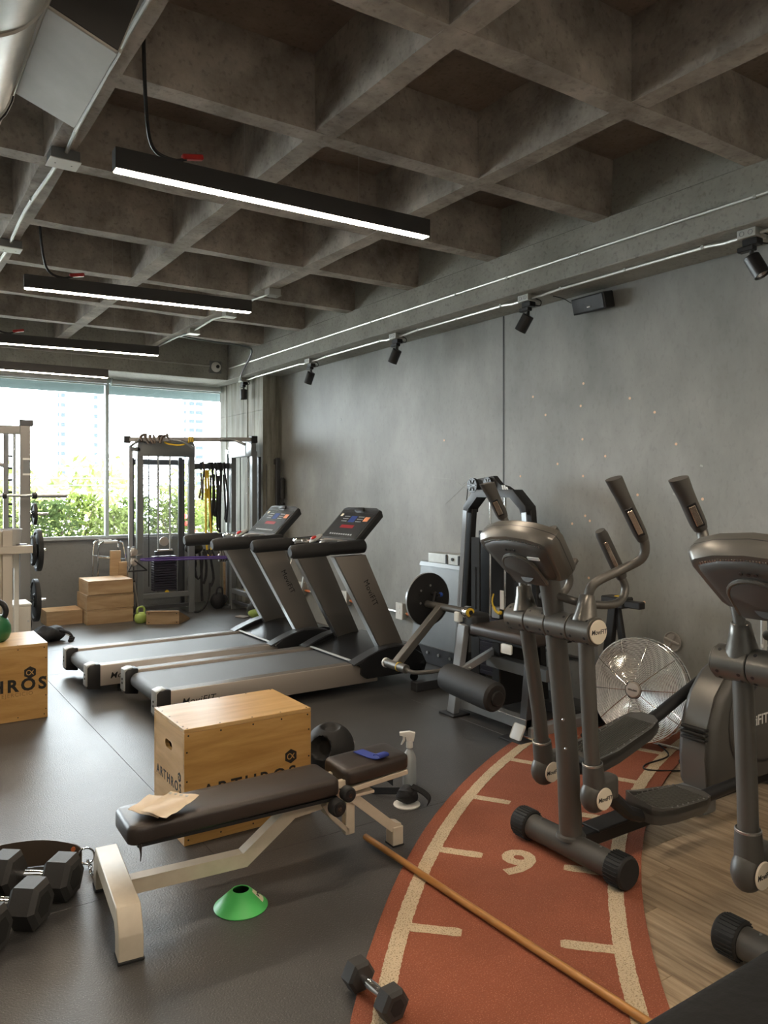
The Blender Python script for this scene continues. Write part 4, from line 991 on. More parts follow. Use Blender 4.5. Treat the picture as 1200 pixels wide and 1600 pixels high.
# pivot, disc cam, lever, roller
MB().cyl((3.45, 4.10, .705), (3.45, 4.58, .705), .026, seg=16).out('pivot_tube', m_elld, lm)
c = MB().cyl((3.45, 4.09, .705), (3.45, 4.13, .705), .043, seg=24, bev=.003).out('bearing', m_chrome, lm)
MB().cyl((3.45, 4.083, .705), (3.45, 4.0901, .705), .031, seg=20).out('bearing_ring', m_yellow, c, label='yellow bearing cap')
MB().cyl((3.45, 4.080, .705), (3.45, 4.0835, .705), .017, seg=16).out('bearing_hub', m_black, c)
dc = MB().lathe([(0, -.008), (.192, -.008), (.197, -.003), (.197, .003), (.192, .008), (0, .008)], (3.47, 4.60, .735), (0, 1, 0), 48).out('cam_disc', m_black, lm)
MB().lathe([(.196, -.010), (.1985, -.008), (.1985, .008), (.196, .010)], (3.47, 4.60, .735), (0, 1, 0), 48, False).out('disc_rim', m_legsil, dc)
for a in range(7):
    q = R(150 + a * 22); MB().cyl((3.47 + .085 * math.cos(q), 4.59, .735 - .085 * math.sin(q) + .02), (3.47 + .085 * math.cos(q), 4.588, .735 - .085 * math.sin(q) + .02), .009, seg=10).out('cam_hole', m_steel if a % 3 == 0 else m_blackm, dc)
MB().cyl((3.50, 4.50, .775), (3.50, 4.60, .775), .012, seg=10).out('cam_pin', m_blackm, lm)
MB().ball((3.53, 4.52, .775), .018, seg=12).out('cam_knob', m_knobblue, lm, label='blue adjusting knob')
MB().bar((3.46, 4.52, .70), (3.47, 4.50, .80), .03, .02, bev=.003).out('cam_lever', m_blackm, lm)
MB().bar((3.465, 4.41, .715), (3.045, 4.41, .335), .055, .055, bev=.004).out('lever_arm', m_ell, lm)
MB().cyl((3.04, 4.51, .335), (3.04, 4.27, .335), .030, seg=18).out('lever_sleeve', m_ell, lm)
MB().cyl((3.04, 4.525, .335), (3.04, 4.505, .335), .034, seg=18, bev=.003).out('sleeve_cap', m_white, lm)
MB().cyl((3.04, 4.36, .335), (3.04, 4.352, .335), .0325, seg=18).out('sleeve_ring', m_yellow, lm)
MB().tube([(3.04, 4.28, .335), (3.05, 4.20, .325), (3.13, 4.12, .335), (3.25, 4.05, .35), (3.16, 3.99, .345), (3.12, 3.94, .345), (3.115, 3.46, .31)], .014, 10, 4).out('roller_axle', m_elld, lm)
MB().tube([(3.118, 3.93, .343), (3.118, 3.915, .3425), (3.117, 3.86, .338), (3.116, 3.52, .315), (3.116, 3.47, .312), (3.116, 3.455, .311)], [.070, .088, .092, .092, .090, .074], 26).out('foam_roller', m_foam, lm)
MB().cyl((3.116, 3.457, .311), (3.116, 3.435, .3095), .045, seg=20, bev=.006).out('roller_cap', m_rub, lm)
for q in (.15, .5): MB().ball((3.41 + q * .05, 4.10 - q * .05, q * .62 + .02), .010, seg=8).out('bolt', m_steel, lm)

# folding stand between the machine and the fan
fs = thing('folding_stand', 'black folding stand with a small box head between leg machine and fan', 'stand', (4.06, 3.36, 0))
MB().span(3.99, 4.10, 3.24, 3.42, .79, .86, .008).out('box_head', m_black, fs)
MB().span(4.00, 4.06, 3.12, 3.24, .80, .845, .006).out('handle', m_blackm, fs)
MB().cyl((3.985, 3.30, .83), (3.995, 3.30, .83), .014, seg=12).out('blue_button', m_knobblue, fs)
MB().span(4.02, 4.06, 3.27, 3.33, .861, .866).out('top_badge', m_yellow, fs)
MB().bar((4.05, 3.36, .79), (4.04, 3.46, .02), .06, .045, up=(1, 0, 0), bev=.004).out('leg', m_blackm, fs)
MB().bar((4.06, 3.34, .79), (4.07, 3.20, .02), .045, .03, up=(1, 0, 0), bev=.004).out('leg', m_blackm, fs)
MB().bar((4.045, 3.42, .33), (4.06, 3.24, .33), .03, .02, bev=.002).out('spreader', m_blackm, fs)
MB().span(3.95, 4.15, 3.40, 3.50, 0, .03, .006).out('foot_bar', m_rub, fs)
MB().span(3.95, 4.15, 3.16, 3.24, 0, .03, .006).out('foot_bar', m_rub, fs)

# grey enamel cabinet leaning by the wall
gc = thing('steel_cabinet', 'grey enamelled steel cabinet on the floor against the wall behind the disc cam', 'cabinet', (4.28, 5.42, 0))
MB().loft([[V((x_, y_, .16)) for x_, y_ in ((4.17, 5.10), (4.34, 5.10), (4.34, 5.78), (4.17, 5.78))], [V((x_, y_, .86)) for x_, y_ in ((4.24, 5.14), (4.35, 5.14), (4.35, 5.72), (4.24, 5.72))]]).out('body', m_panel, gc)
MB().loft([[V((x_, y_, .86)) for x_, y_ in ((4.225, 5.13), (4.355, 5.13), (4.355, 5.73), (4.225, 5.73))], [V((x_, y_, .895)) for x_, y_ in ((4.235, 5.14), (4.35, 5.14), (4.35, 5.72), (4.235, 5.72))]]).out('lid', m_panel, gc)
b = MB().span(4.165, 4.35, 5.09, 5.79, .0, .16, .006).out('base', m_cdark, gc)
for yy in (5.2, 5.36, 5.52, 5.68): MB().cyl((4.155, yy, .10), (4.166, yy, .10), .014, seg=12).out('bolt', m_steel, b)
sb = thing('switch_box', 'small silver switch box with black latch on top of the steel cabinet', 'box', (4.29, 5.4, .895))
MB().span(4.23, 4.35, 5.33, 5.60, .896, .985, .004).out('box_body', m_jbox, sb)
MB().span(4.22, 4.35, 5.14, 5.32, .896, .99, .004).out('box_body', m_jbox, sb)
for yy in (5.32, 5.15): MB().span(4.212, 4.235, yy - .012, yy + .012, .90, .98, .003).out('latch', m_black, sb)
MB().cyl((4.21, 5.235, .945), (4.222, 5.235, .945), .014, seg=12).out('lock', m_black, sb)

# ------------------------------------------------------------------ floor fan
fn = thing('floor_fan', 'chrome floor fan with wire cage in front of the grey wall', 'fan', (3.9, 3.02, 0))
ax = V((-.975, -.17, .13)).normalized(); C0 = V((3.86, 3.005, .352)); rt = V((0, 0, 1)).cross(ax).normalized(); upv = ax.cross(rt)
def ring(m, r, dz, th, seg=48, ts=6):
    m.tube([C0 + ax * dz + rt * r * math.cos(2 * PI * i / seg) + upv * r * math.sin(2 * PI * i / seg) for i in range(seg)], th, ts, closed=True)
Rf = .305
m = MB()
for k in range(30):
    r = .058 + (Rf - .062) * k / 29; t = (r / Rf) ** 2
    ring(m, r, .085 - .05 * t, .0026, 48, 4)
m.out('front_cage_wires', m_wire, fn, kind='stuff')
m = MB()
for k in range(20):
    r = .075 + (Rf - .078) * k / 19; t = (r / Rf) ** 2
    ring(m, r, -.085 + .05 * t, .0020, 40, 4)
m.out('rear_cage_wires', m_wire, fn, kind='stuff')
m = MB(); ring(m, Rf, .032, .005, 64, 8); m.out('front_rim', m_chrome, fn)
m = MB(); ring(m, Rf, -.032, .005, 64, 8); m.out('rear_rim', m_chrome, fn)
m = MB()
for k in range(40):
    a = 2 * PI * k / 40; p = C0 + rt * Rf * math.cos(a) + upv * Rf * math.sin(a); m.tube([p + ax * .032, p - ax * .032], .0014, 4)
m.out('rim_wires', m_wire, fn, kind='stuff')
for k in range(10):
    a = 2 * PI * k / 10 + .12
    q = rt * math.cos(a) + upv * math.sin(a)
    MB().tube([C0 + ax * (.088 - .05 * (r / Rf) ** 2) + q * r for r in (.05, .12, .2, .26, Rf)], .0026, 6).out('cage_spoke', m_chrome, fn)
    MB().tube([C0 - ax * (.088 - .05 * (r / Rf) ** 2) + q * r for r in (.06, .16, Rf)], .0026, 6).out('cage_spoke', m_chrome, fn)
hb = MB().lathe([(0, .094), (.040, .092), (.046, .086), (.048, .075), (.048, .07), (0, .07)], C0, ax, 28).out('badge', m_alu, fn)
text('lettering', 'Winden', .018, C0 + ax * .0945, -rt * -1, upv, m_print, hb, .0003, .0004)
for k in range(3):
    a0 = 2 * PI * k / 3 + 2.2; m = MB(); rings = []
    for i in range(9):
        r = .05 + .205 * i / 8; wa = .30 + .35 * math.sin(PI * min(1, i / 9 + .12)); tw = .55 - .28 * i / 8; row = []
        for j in range(7):
            a = a0 + wa * (j / 6 - .5) * 1.9 + .25 * (i / 8) ; q = rt * math.cos(a) + upv * math.sin(a)
            row.append(C0 + q * r + ax * ((j / 6 - .5) * tw * .16))
        rings.append(row)
    vs = [[m.b.verts.new(p) for p in r] for r in rings]
    for i in range(8):
        for j in range(6): m.b.faces.new((vs[i][j], vs[i][j + 1], vs[i + 1][j + 1], vs[i + 1][j]))
    bl = m.out('blade', m_chrome, fn, 80)
    sm = bl.modifiers.new('thickness', 'SOLIDIFY'); sm.thickness = .0018
MB().cyl(C0 + ax * .05, C0 - ax * .16, .052, .06, seg=24, bev=.01).out('motor', m_cgrey, fn)
for s in (-1, 1):
    p = C0 + rt * s * (Rf + .012) - ax * .0
    MB().tube([p + V((0, 0, .02)), p, V((p.x - .02, p.y, .12)), V((p.x - .06, p.y + s * 0, .014))], .013, 10, 3).out('stand_leg', m_chrome, fn)
    MB().tube([V((p.x - .06, p.y, .016)), V((p.x + .30, p.y, .016))], .013, 10).out('floor_bar', m_chrome, fn)
    MB().cyl(V((p.x - .10, p.y, .017)), V((p.x - .05, p.y, .017)), .016, seg=12).out('rubber_foot', m_rub, fn)
    MB().cyl(p - rt * s * .012, p + rt * s * .022, .020, seg=16, bev=.003).out('pivot_knob', m_black, fn)
MB().tube([C0 + rt * -(Rf + .012) + V((.10, 0, -.336)), C0 + rt * (Rf + .012) + V((.10, 0, -.336))], .011, 8).out('cross_bar', m_chrome, fn)
cd = MB().tube([(3.98, 2.98, .016), (3.85, 2.80, .016), (3.62, 2.78, .016), (3.56, 2.72, .016), (3.72, 2.62, .0085), (3.95, 2.52, .0085), (4.2, 2.5, .0085), (4.36, 2.62, .03)], .0045, 6, 6).out('power_cord', m_cable); top(cd, (3.7, 2.7, .004))
tag(cd, 'black power cord looping over the turf edge below the fan', 'cord')

# ------------------------------------------------------------------ corner cable machine
cm = thing('cable_machine', 'grey two-tower cable machine with a pull-up bar standing by the window', 'cable machine', (3.4, 9.4, 0))
def tower(o, u, parent):
    """o = outer corner on the floor; u = direction along the tower's face"""
    o, u = V(o), V(u); n = V((-u.y, u.x, 0))
    P = lambda a, b, z: o + u * a + n * b + V((0, 0, z))
    W_ = .65
    for a in (0, W_):
        MB().bar(P(a, 0, 0), P(a, 0, 2.02), .065, .075, up=u, bev=.004).out('tower_post', m_cgrey, parent)
        MB().bar(P(a, .33, 0), P(a, .33, 1.95), .05, .05, up=u, bev=.004).out('rear_post', m_cdark, parent)
        MB().bar(P(a, -.02, .03), P(a, .36, .03), .07, .06, bev=.004).out('base_foot', m_cgrey, parent)
    pts = [(-.035, 1.96)] + [(-.035, 2.09)] + [(.065 - .10 * math.cos(q), 2.09 + .10 * math.sin(q)) for q in [PI / 2 * i / 5 for i in range(1, 6)]] + [(W_ - .065 + .10 * math.sin(q), 2.09 + .10 * math.cos(q)) for q in [PI / 2 * i / 5 for i in range(0, 6)]] + [(W_ + .035, 1.96)]
    m = MB(); m.prism(pts, lambda a, b, k: P(a, k, b), -.045, .02, .006); hd = m.out('header_panel', m_cgrey, parent)
    MB().bar(P(0, .0, .24), P(W_, .0, .24), .06, .06, bev=.003).out('lower_rail', m_cgrey, parent)
    MB().bar(P(0, .33, 1.90), P(W_, .33, 1.90), .05, .07, bev=.003).out('upper_rail', m_cdark, parent)
    MB().bar(P(0, .0, .10), P(W_, .0, .10), .04, .04, bev=.003).out('lower_rail', m_cdark, parent)
    for a in (.26, .41): MB().cyl(P(a, .10, .27), P(a, .10, 1.97), .0125, seg=10).out('guide_rod', m_chrome, parent)
    for k in range(14): MB().bar(P(.19, .10, .30 + .031 * k), P(.48, .10, .30 + .031 * k), .12, .027, bev=.003).out('weight_plate', m_stack, parent)
    MB().bar(P(.22, .10, .755), P(.45, .10, .755), .06, .05, bev=.004).out('stack_head', m_cdark, parent)
    MB().bar(P(.245, .08, .79), P(.435, .08, .79), .03, .02, bev=.002).out('head_plate', m_alu, parent)
    MB().cyl(P(.335, .09, .90), P(.335, .11, .90), .058, seg=24, bev=.003).out('pulley', m_alu, parent)
    MB().cyl(P(.35, .02, .275), P(.35, .05, .275), .022, seg=12).out('selector_knob', m_sticker if False else m_yellow, parent)
    m = MB()
    for k in range(38): m.bar(P(.045 + .0152 * k, .2, .92), P(.045 + .0152 * k, .2, 1.87), .0035, .003, up=u)
    for k in range(62): m.bar(P(.04, .2, .92 + .0155 * k), P(W_ - .04, .2, .92 + .0155 * k), .003, .0035)
    m.out('perforated_guard', m_mesh, parent, kind='stuff')
    MB().bar(P(W_ - .10, .12, .25), P(W_ - .10, .12, 1.96), .035, .05, up=u, bev=.002).out('guide_channel', m_cdark, parent)
    MB().tube([P(.13, .05, 1.97), P(.13, .05, .35)], .006, 6).out('steel_cable', m_cable, parent)
    # adjustable column outside the tower
    MB().bar(P(-.115, -.02, .03), P(-.115, -.02, 2.07), .045, .045, up=u, bev=.003).out('slide_column', m_steel, parent)
    MB().bar(P(-.115, -.02, 2.04), P(.0, -.02, 2.04), .05, .05, bev=.003).out('column_link', m_cgrey, parent)
    MB().bar(P(-.115, -.02, .03), P(.0, -.02, .03), .06, .05, bev=.003).out('column_link', m_cgrey, parent)
    ca = MB().bar(P(-.115, -.05, .62), P(-.115, -.05, .86), .085, .07, up=u, bev=.006).out('pulley_carriage', m_cgrey, parent)
    for z in (.80, .68): MB().cyl(P(-.135, -.10, z), P(-.105, -.10, z), .052, seg=22, bev=.003).out('pulley', m_alu, ca); 
    for z in (.80, .68): MB().cyl(P(-.10, -.125, z), P(-.10, -.10, z), .045, seg=20, bev=.003).out('pulley', m_alu, ca)
    MB().cyl(P(-.05, -.06, .76), P(.02, -.06, .76), .012, seg=10).out('pull_pin', m_chrome, ca)
    MB().cyl(P(-.115, -.09, .12), P(-.09, -.09, .12), .06, seg=20, bev=.003).out('foot_pulley', m_cdark, parent)
    MB().bar(P(-.115, -.09, .02), P(-.02, .0, .02), .12, .04, bev=.003).out('column_foot', m_cdark, parent)
    return P
PL = tower((2.78, 9.52, 0), (1, 0, 0), cm)
PR = tower((3.97, 8.84, 0), (0, 1, 0), cm) if False else None
# right-hand tower turned to face the room
def towerR():
    X0 = 3.95
    P = lambda a, b, z: V((X0 - b * 0 + b, 8.83 + a, z))
    return P
PRr = tower((3.97, 9.47, 0), (0, -1, 0), cm)
MB().span(3.918, 3.922, 8.95, 9.44, 1.975, 2.14, .001).out('header_glare', m_lbl, cm)  # white sheet paints the window's glare onto the right tower's header
# pull-up bar, cross-rail
A_, B_ = V((2.62, 9.50, 2.155)), V((3.96, 8.80, 2.165))
MB().bar(A_, B_, .05, .05, bev=.004).out('pull_up_bar', m_rackgrey, cm)
for p in (A_, B_): MB().box(p, (.08, .08, .085), None, .006).out('bar_clamp', m_blackm, cm)
for t, s in ((.13, 1), (.36, -1), (.72, 1)):
    p = A_.lerp(B_, t); MB().tube([p, p + V((.10 * s, -.16, .0)), p + V((.22 * s, -.30, -.07))] if t > .5 else [p + V((-.05, 0, 0)), p + V((-.10 * s, -.10, -.03)), p + V((-.20 * s, -.14, -.10))], .016, 10, 3).out('angled_grip', m_cgrey, cm)
MB().bar((3.43, 9.60, 1.845), (4.0, 9.56, 1.86), .06, .075, bev=.004).out('cross_rail', m_cdark, cm)
MB().box((3.80, 8.76, .01), (.10, .16, .012), M.Rotation(R(20), 3, 'Z'), .002).out('floor_plate', m_alu, cm)

# straps and bands that hang from the cross-rail
def hang(name, label, cat, x0, z1, wd, mt, y=9.555, z0=1.895, lean=0, loop=True, group=None):
    t = thing(name, label, cat, (x0, y, z1), group)
    m = MB(); rings = []; n = 14; ph = random.uniform(0, 6)
    if loop: path = [(y + .065, 1.80), (y + .07, 1.90), (y - .01, 1.905), (y - .03, 1.86)]
    else: path = [(y - .03, 1.88)]
    zz0 = path[-1][1]
    for i in range(1, n + 1):
        z = zz0 + (z1 - zz0) * i / n; path.append((y - .03 - .012 * math.sin(i * .5 + ph), z))
    for i in range(1, n + 1):
        z = z1 + (1.80 - z1) * i / n * .92; 
        if loop: path.append((y + .045 + .02 * math.sin(i * .45 + ph), z))
    for i, (yy, z) in enumerate(path):
        x = x0 + lean * (1.9 - z) + .012 * math.sin(z * 7 + ph); h = wd / 2 * (1 + .25 * math.sin(z * 9 + ph))
        rings.append([V((x - h, yy, z)), V((x + h, yy + .01 * math.sin(z * 5 + ph), z)), V((x + h, yy + .004, z)), V((x - h, yy + .004, z))])
    m.loft(rings).out('strap_webbing', mt, t, 60)
    return t
hang('exercise_band', 'brown-grey band hanging leftmost on the cable machine rail, beside the yellow straps', 'band', 3.585, 1.42, .026, m_belts, group='bands hung on the cable machine rail')
hang('exercise_band', 'wide black band, first of the dark bands right of the yellow straps', 'band', 3.715, 1.02, .026, m_bag, group='bands hung on the cable machine rail')
hang('exercise_band', 'black band with a twist, second of the dark bands right of the yellow straps', 'band', 3.765, 1.20, .022, m_bag, group='bands hung on the cable machine rail')
hang('exercise_band', 'thick black band, third of the dark bands right of the yellow straps', 'band', 3.82, .98, .036, m_bag, group='bands hung on the cable machine rail')
hang('exercise_band', 'narrow black band hanging rightmost on the rail, next to the right tower', 'band', 3.895, 1.12, .022, m_bag, lean=.03, group='bands hung on the cable machine rail')
ys_ = thing('suspension_straps', 'yellow suspension straps hanging in front of the window between the two towers', 'strap', (3.65, 9.5, .66))
for s in (-1, 1):
    MB().tube([(3.64 + s * .012, 9.52, 1.80), (3.64 + s * .02, 9.51, 1.55), (3.645 + s * .028, 9.50, 1.25), (3.655 + s * .035, 9.50, 1.0), (3.66 + s * .03, 9.49, .78)], .014, 6, 3).out('yellow_strap', m_yellow, ys_)
    MB().tube([(3.66 + s * .03, 9.49, .78), (3.69 + s * .03, 9.47, .70), (3.64 + s * .03, 9.47, .70), (3.66 + s * .03, 9.49, .78)], .012, 6).out('hand_loop', m_bag, ys_)
MB().span(3.61, 3.67, 9.505, 9.535, 1.44, 1.56, .006).out('buckle', m_yellow, ys_)
MB().tube([(3.635, 9.53, 1.56), (3.62, 9.56, 1.80), (3.615, 9.60, 1.905), (3.625, 9.65, 1.83)], .012, 6, 3).out('anchor_strap', m_bag, ys_)
MB().span(3.635, 3.69, 9.47, 9.50, .66, .72, .004).out('foot_cradle', m_yellow, ys_)
sw = thing('yellow_strap', 'short yellow strap wrapped around the pull-up bar', 'strap', (3.25, 9.2, 2.15))
p = A_.lerp(B_, .49)
for k in range(3): MB().box(p + V((.02 * k, -.0105 * k, 0)), (.018, .064, .064), M.Rotation(R(-27.6), 3, 'Z'), .004).out('wrap', m_yellow, sw)
MB().tube([p + V((0, 0, -.03)), p + V((-.10, .05, -.07)), p + V((-.24, .12, -.05)), p + V((-.26, .13, -.02))], .010, 6, 3).out('tail', m_yellow, sw)
rc = thing('rope_coil', 'dark rope coiled over the pull-up bar above the left tower', 'rope', (2.9, 9.4, 2.17))
rr_ = random.Random(5)
for k in range(7):
    q = A_.lerp(B_, .10 + .035 * k)
    MB().tube([q + V((rr_.uniform(-.05, .05), -.05, -.02 + rr_.uniform(-.03, 0))), q + V((0, -.03, .035)), q + V((rr_.uniform(-.02, .08), 0, .045 + rr_.uniform(0, .02))), q + V((.03, .04, .03)), q + V((rr_.uniform(-.05, .05), .055, -.03))], .014, 6, 3).out('rope_loop', m_belts, rc)
pbd = MB().tube([(2.82, 9.44, .71), (3.3, 9.32, .712), (3.75, 9.20, .71), (3.93, 9.14, .715), (3.93, 9.12, .695), (3.75, 9.18, .69), (3.3, 9.30, .69), (2.82, 9.42, .69)], .011, 6, 3, True).out('purple_band', m_purple); top(pbd, (3.4, 9.3, .7)); tag(pbd, 'purple resistance band stretched between the two cable towers', 'band')
th = thing('triangle_handle', 'black triangle cable handle hanging from the left tower pulley', 'handle', (2.75, 9.38, .6))
for a, b in (((2.68, 9.40, .70), (2.60, 9.36, .575)), ((2.68, 9.40, .70), (2.83, 9.38, .575)), ((2.60, 9.36, .575), (2.83, 9.38, .575))): MB().cyl(a, b, .009, seg=8).out('handle_bar', m_blackm, th)
hn = thing('black_harness', 'black harness straps hanging low between the towers behind the purple band', 'harness', (3.5, 9.5, .3))
m = MB(); m.ball((3.50, 9.62, .80), .11, (1.1, .7, .75), 16); m.out('padded_bundle', m_bag, hn)
for k in range(5):
    x0 = 3.42 + .07 * k; z1 = (.28, .42, .12, .34, .30)[k]
    MB().tube([(x0, 9.60, .78), (x0 + .02, 9.57, .6), (x0 + random.uniform(-.03, .05), 9.56, z1 + .1), (x0 + random.uniform(-.05, .05), 9.55, z1)], .016, 6, 3).out('strap_tail', m_bag, hn)
MB().tube([(3.70, 9.57, .34), (3.66, 9.5, .20), (3.58, 9.42, .08), (3.50, 9.40, .02), (3.42, 9.38, .02)], .014, 6, 3).out('strap_tail', m_bag, hn)
MB().tube([(3.62, 9.6, .75), (3.60, 9.62, .45), (3.55, 9.65, .42), (3.5, 9.62, .75)], .012, 6, 3).out('strap_tail', m_bag, hn)
for k in range(6):
    rb = MB().tube([V((3.83 + .016 * k, 9.58, .72)) + V((0, .05 * math.cos(a), .075 * math.sin(a) - .03)) for a in [2 * PI * i / 14 for i in range(14)]], .009, 6, closed=True).out('looped_band', m_gripgrey if k % 2 else m_rackgrey); top(rb, (3.83 + .016 * k, 9.58, .7))
    tag(rb, ('first', 'second', 'third', 'fourth', 'fifth', 'last')[k] + ' grey looped band from the left in the row on the low hook rail', 'band', 'grey loops on the low rack hook')
MB().bar((3.78, 9.60, .772), (3.99, 9.60, .772), .02, .02).out('hook_rail', m_cdark, cm)
bb = thing('black_pouch', 'small black pouch on the floor between the cable towers', 'pouch', (3.80, 9.55, 0))
MB().ball((3.80, 9.55, .11), .10, (1.0, .8, 1.1), 18).out('pouch_body', m_bag, bb)
MB().tube([(3.76, 9.52, .19), (3.78, 9.51, .28), (3.84, 9.51, .27), (3.85, 9.52, .18)], .012, 6, 3).out('pouch_handle', m_bag, bb)
bw = MB().box((3.98, 9.68, .30), (.10, .022, .58), M.Rotation(R(-4), 3, 'X'), .003).out('wooden_board', m_oldply); top(bw, (3.98, 9.68, .0)); tag(bw, 'pale wooden board standing upright behind the right tower', 'board')

# ------------------------------------------------------------------ plywood steps, wedge, kettlebells, walker
def crate(x0, x1, y0, y1, z0, z1, label, cat='box', mt=None):
    t = thing('wooden_step', label, cat, ((x0 + x1) / 2, (y0 + y1) / 2, z0), 'pale plywood boxes by the window')
    g = .0012
    MB().span(x0, x1, y0, y1, z1 - .018, z1, .002).out('top_panel', m_oldply, t)
    MB().span(x0, x1, y0, y0 + .018, z0 + .001, z1 - .018 - g, .002).out('front_panel', m_oldply, t)
    MB().span(x0, x1, y1 - .018, y1, z0 + .001, z1 - .018 - g, .002).out('back_panel', m_oldply, t)
    for xx in (x0, x1 - .018): MB().span(xx + .0005, xx + .0175, y0 + .019, y1 - .019, z0 + .001, z1 - .018 - g).out('end_panel', m_oldply, t)
    return t
crate(2.10, 2.62, 9.22, 9.72, 0, .168, 'pale plywood box, lowest of the stack of three')
crate(2.098, 2.628, 9.232, 9.72, .171, .336, 'pale plywood box, middle of the stack of three')
crate(2.112, 2.618, 9.222, 9.70, .340, .50, 'pale plywood box, topmost of the stack of three')
crate(1.70, 2.09, 9.40, 9.75, 0, .165, 'low pale plywood step on the floor left of the stack of three')
wg = thing('wooden_wedge', 'plywood wedge ramp on the floor in front of the cable machine', 'wedge', (2.95, 8.85, 0))
wy0, wy1 = 8.74, 9.02
m = MB(); m.loft([[V((2.675, wy0 + .16, .002)), V((3.0, wy0 - .02, .002)), V((3.22, wy0 + .25, .002)), V((2.86, wy1 + .2, .002))], [V((2.675, wy0 + .16, .15)), V((3.0, wy0 - .02, .15)), V((3.22, wy0 + .25, .02)), V((2.86, wy1 + .2, .02))]])
m.out('wedge_body', m_oldply, wg, 20)
MB().bar((2.676, wy0 + .156, .152), (3.0, wy0 - .022, .152), .03, .012).out('front_lip', m_oldply, wg)
for q in (.08, .92):
    for z in (.025, .125):
        p = V((2.675, wy0 + .158, z)).lerp(V((3.0, wy0 - .022, z)), q); MB().cyl(p, p + V((-.0015, -.003, 0)), .006, seg=8).out('screw', m_print, wg)
def kettlebell(x, y, z0, r, mt, hm, label, rz=0, wide=1.0):
    t = thing('kettlebell', label, 'kettlebell', (x, y, z0))
    MB().lathe([(0, 0), (r * .62, 0), (r * .85, r * .18), (r, r * .6), (r * .98, r), (r * .80, r * 1.45), (r * .45, r * 1.72), (0, r * 1.78)], (x, y, z0), seg=28).out('bell', mt, t)
    d = V((math.cos(rz), math.sin(rz), 0)); c = V((x, y, z0 + r * 1.55))
    MB().tube([c + d * -r * .52 + V((0, 0, -.15 * r)), c + d * -r * .70 * wide + V((0, 0, r * .42)), c + d * -r * .48 + V((0, 0, r * .92)), c + V((0, 0, r * 1.02)), c + d * r * .48 + V((0, 0, r * .92)), c + d * r * .70 * wide + V((0, 0, r * .42)), c + d * r * .52 + V((0, 0, -.15 * r))], r * .18, 12, 4).out('handle', hm, t)
    return t
kettlebell(.735, 5.90, .508, .105, m_kgreen, m_blackm, 'green kettlebell with black handle on the left plyo box', R(-25))
k_ = kettlebell(2.66, 9.06, 0, .072, m_lime, m_lime, 'lime green kettlebell on the floor between the box stack and the wedge', R(20))
wb = thing('medicine_ball', 'black and lime ball on the floor behind the farther treadmill', 'ball', (3.92, 8.72, 0))
MB().ball((3.90, 8.60, .105), .105, seg=24).out('ball_shell', m_rub, wb)
MB().ball((3.89, 8.575, .080), .095, (1, 1, .8), 20).out('lime_panel', m_lime, wb)
# walker frame
wk = thing('walking_frame', 'chrome walking frame with grey grips behind the stack of plywood boxes', 'walker', (2.55, 10.0, 0))
for yy in (9.85, 10.12):
    MB().tube([(2.36, yy, 0.0), (2.37, yy, .6), (2.38, yy, .84), (2.43, yy, .90), (2.62, yy, .90), (2.68, yy, .84), (2.74, yy, .4), (2.78, yy, .0)], .0125, 10, 3).out('side_frame', m_chrome, wk)
    MB().tube([(2.375, yy, .72), (2.71, yy, .68)], .010, 8).out('cross_rung', m_chrome, wk)
    MB().tube([(2.37, yy, .42), (2.74, yy, .45)], .010, 8).out('cross_rung', m_chrome, wk)
    MB().cyl((2.44, yy, .90), (2.60, yy, .90), .019, seg=12).out('hand_grip', m_bucket, wk)
for z in (.72, .45): MB().tube([(2.375, 9.85, z), (2.375, 10.12, z)], .011, 8).out('front_rung', m_chrome, wk)
for k, (x0, w_, h, yy) in enumerate(((2.555, .13, .80, 9.78), (2.64, .10, .66, 9.76))):
    b = thing('balance_board', ('taller' if k == 0 else 'shorter') + ' pale wooden board with a slot leaning behind the box stack', 'board', (x0, yy, 0))
    MB().box((x0, yy, h / 2), (w_, .022, h), M.Rotation(R(3), 3, 'X'), .004).out('plank', m_oldply, b)
    MB().box((x0 + .012, yy - .016, h - .14), (.05, .004, .05), None, .001).out('slot', m_print, b)
tp = thing('tripod_pole', 'thin steel pole leaning behind the foot pulley of the left tower', 'pole', (2.66, 9.35, 0))
MB().tube([(2.66, 9.33, .45), (2.72, 9.36, .10), (2.73, 9.36, 0)], .011, 8).out('pole_tube', m_steel, tp)
MB().ball((2.66, 9.33, .46), .016, seg=10).out('pole_knob', m_rub, tp)

# ------------------------------------------------------------------ rack at the left
rk = thing('squat_rack', 'grey smith rack with racked bar at the left edge by the window', 'rack', (1.0, 9.0, 0))
MB().span(1.345, 1.445, 8.86, 8.94, 0, 2.24, .004).out('upright', m_rackgrey, rk)
MB().span(1.34, 1.475, 8.855, 8.945, 2.22, 2.285, .006).out('top_cap', m_cdark, rk)
MB().span(-.2, 1.345, 8.87, 8.93, 2.13, 2.22, .004).out('top_beam', m_rackgrey, rk)
MB().span(-.25, -.16, 8.86, 8.94, 0, 2.24, .004).out('upright', m_rackgrey, rk)
MB().span(1.34, 1.44, 8.8, 9.9, 0, .07, .004).out('base_rail', m_rackgrey, rk); MB().span(-.25, -.16, 8.8, 9.9, 0, .07, .004).out('base_rail', m_rackgrey, rk)
MB().cyl((1.295, 8.90, .07), (1.295, 8.90, 2.13), .016, seg=12).out('guide_rod', m_chrome, rk)
MB().bar((1.235, 9.05, .05), (1.235, 9.05, 2.15), .05, .05, up=(1, 0, 0), bev=.003).out('hook_post', m_rackgrey, rk)
MB().tube([(1.10, 9.05, 2.10), (1.06, 9.05, 1.95), (1.12, 9.05, 1.85), (1.22, 9.05, 1.80)], .022, 8, 3).out('curved_arm', m_rackgrey, rk)
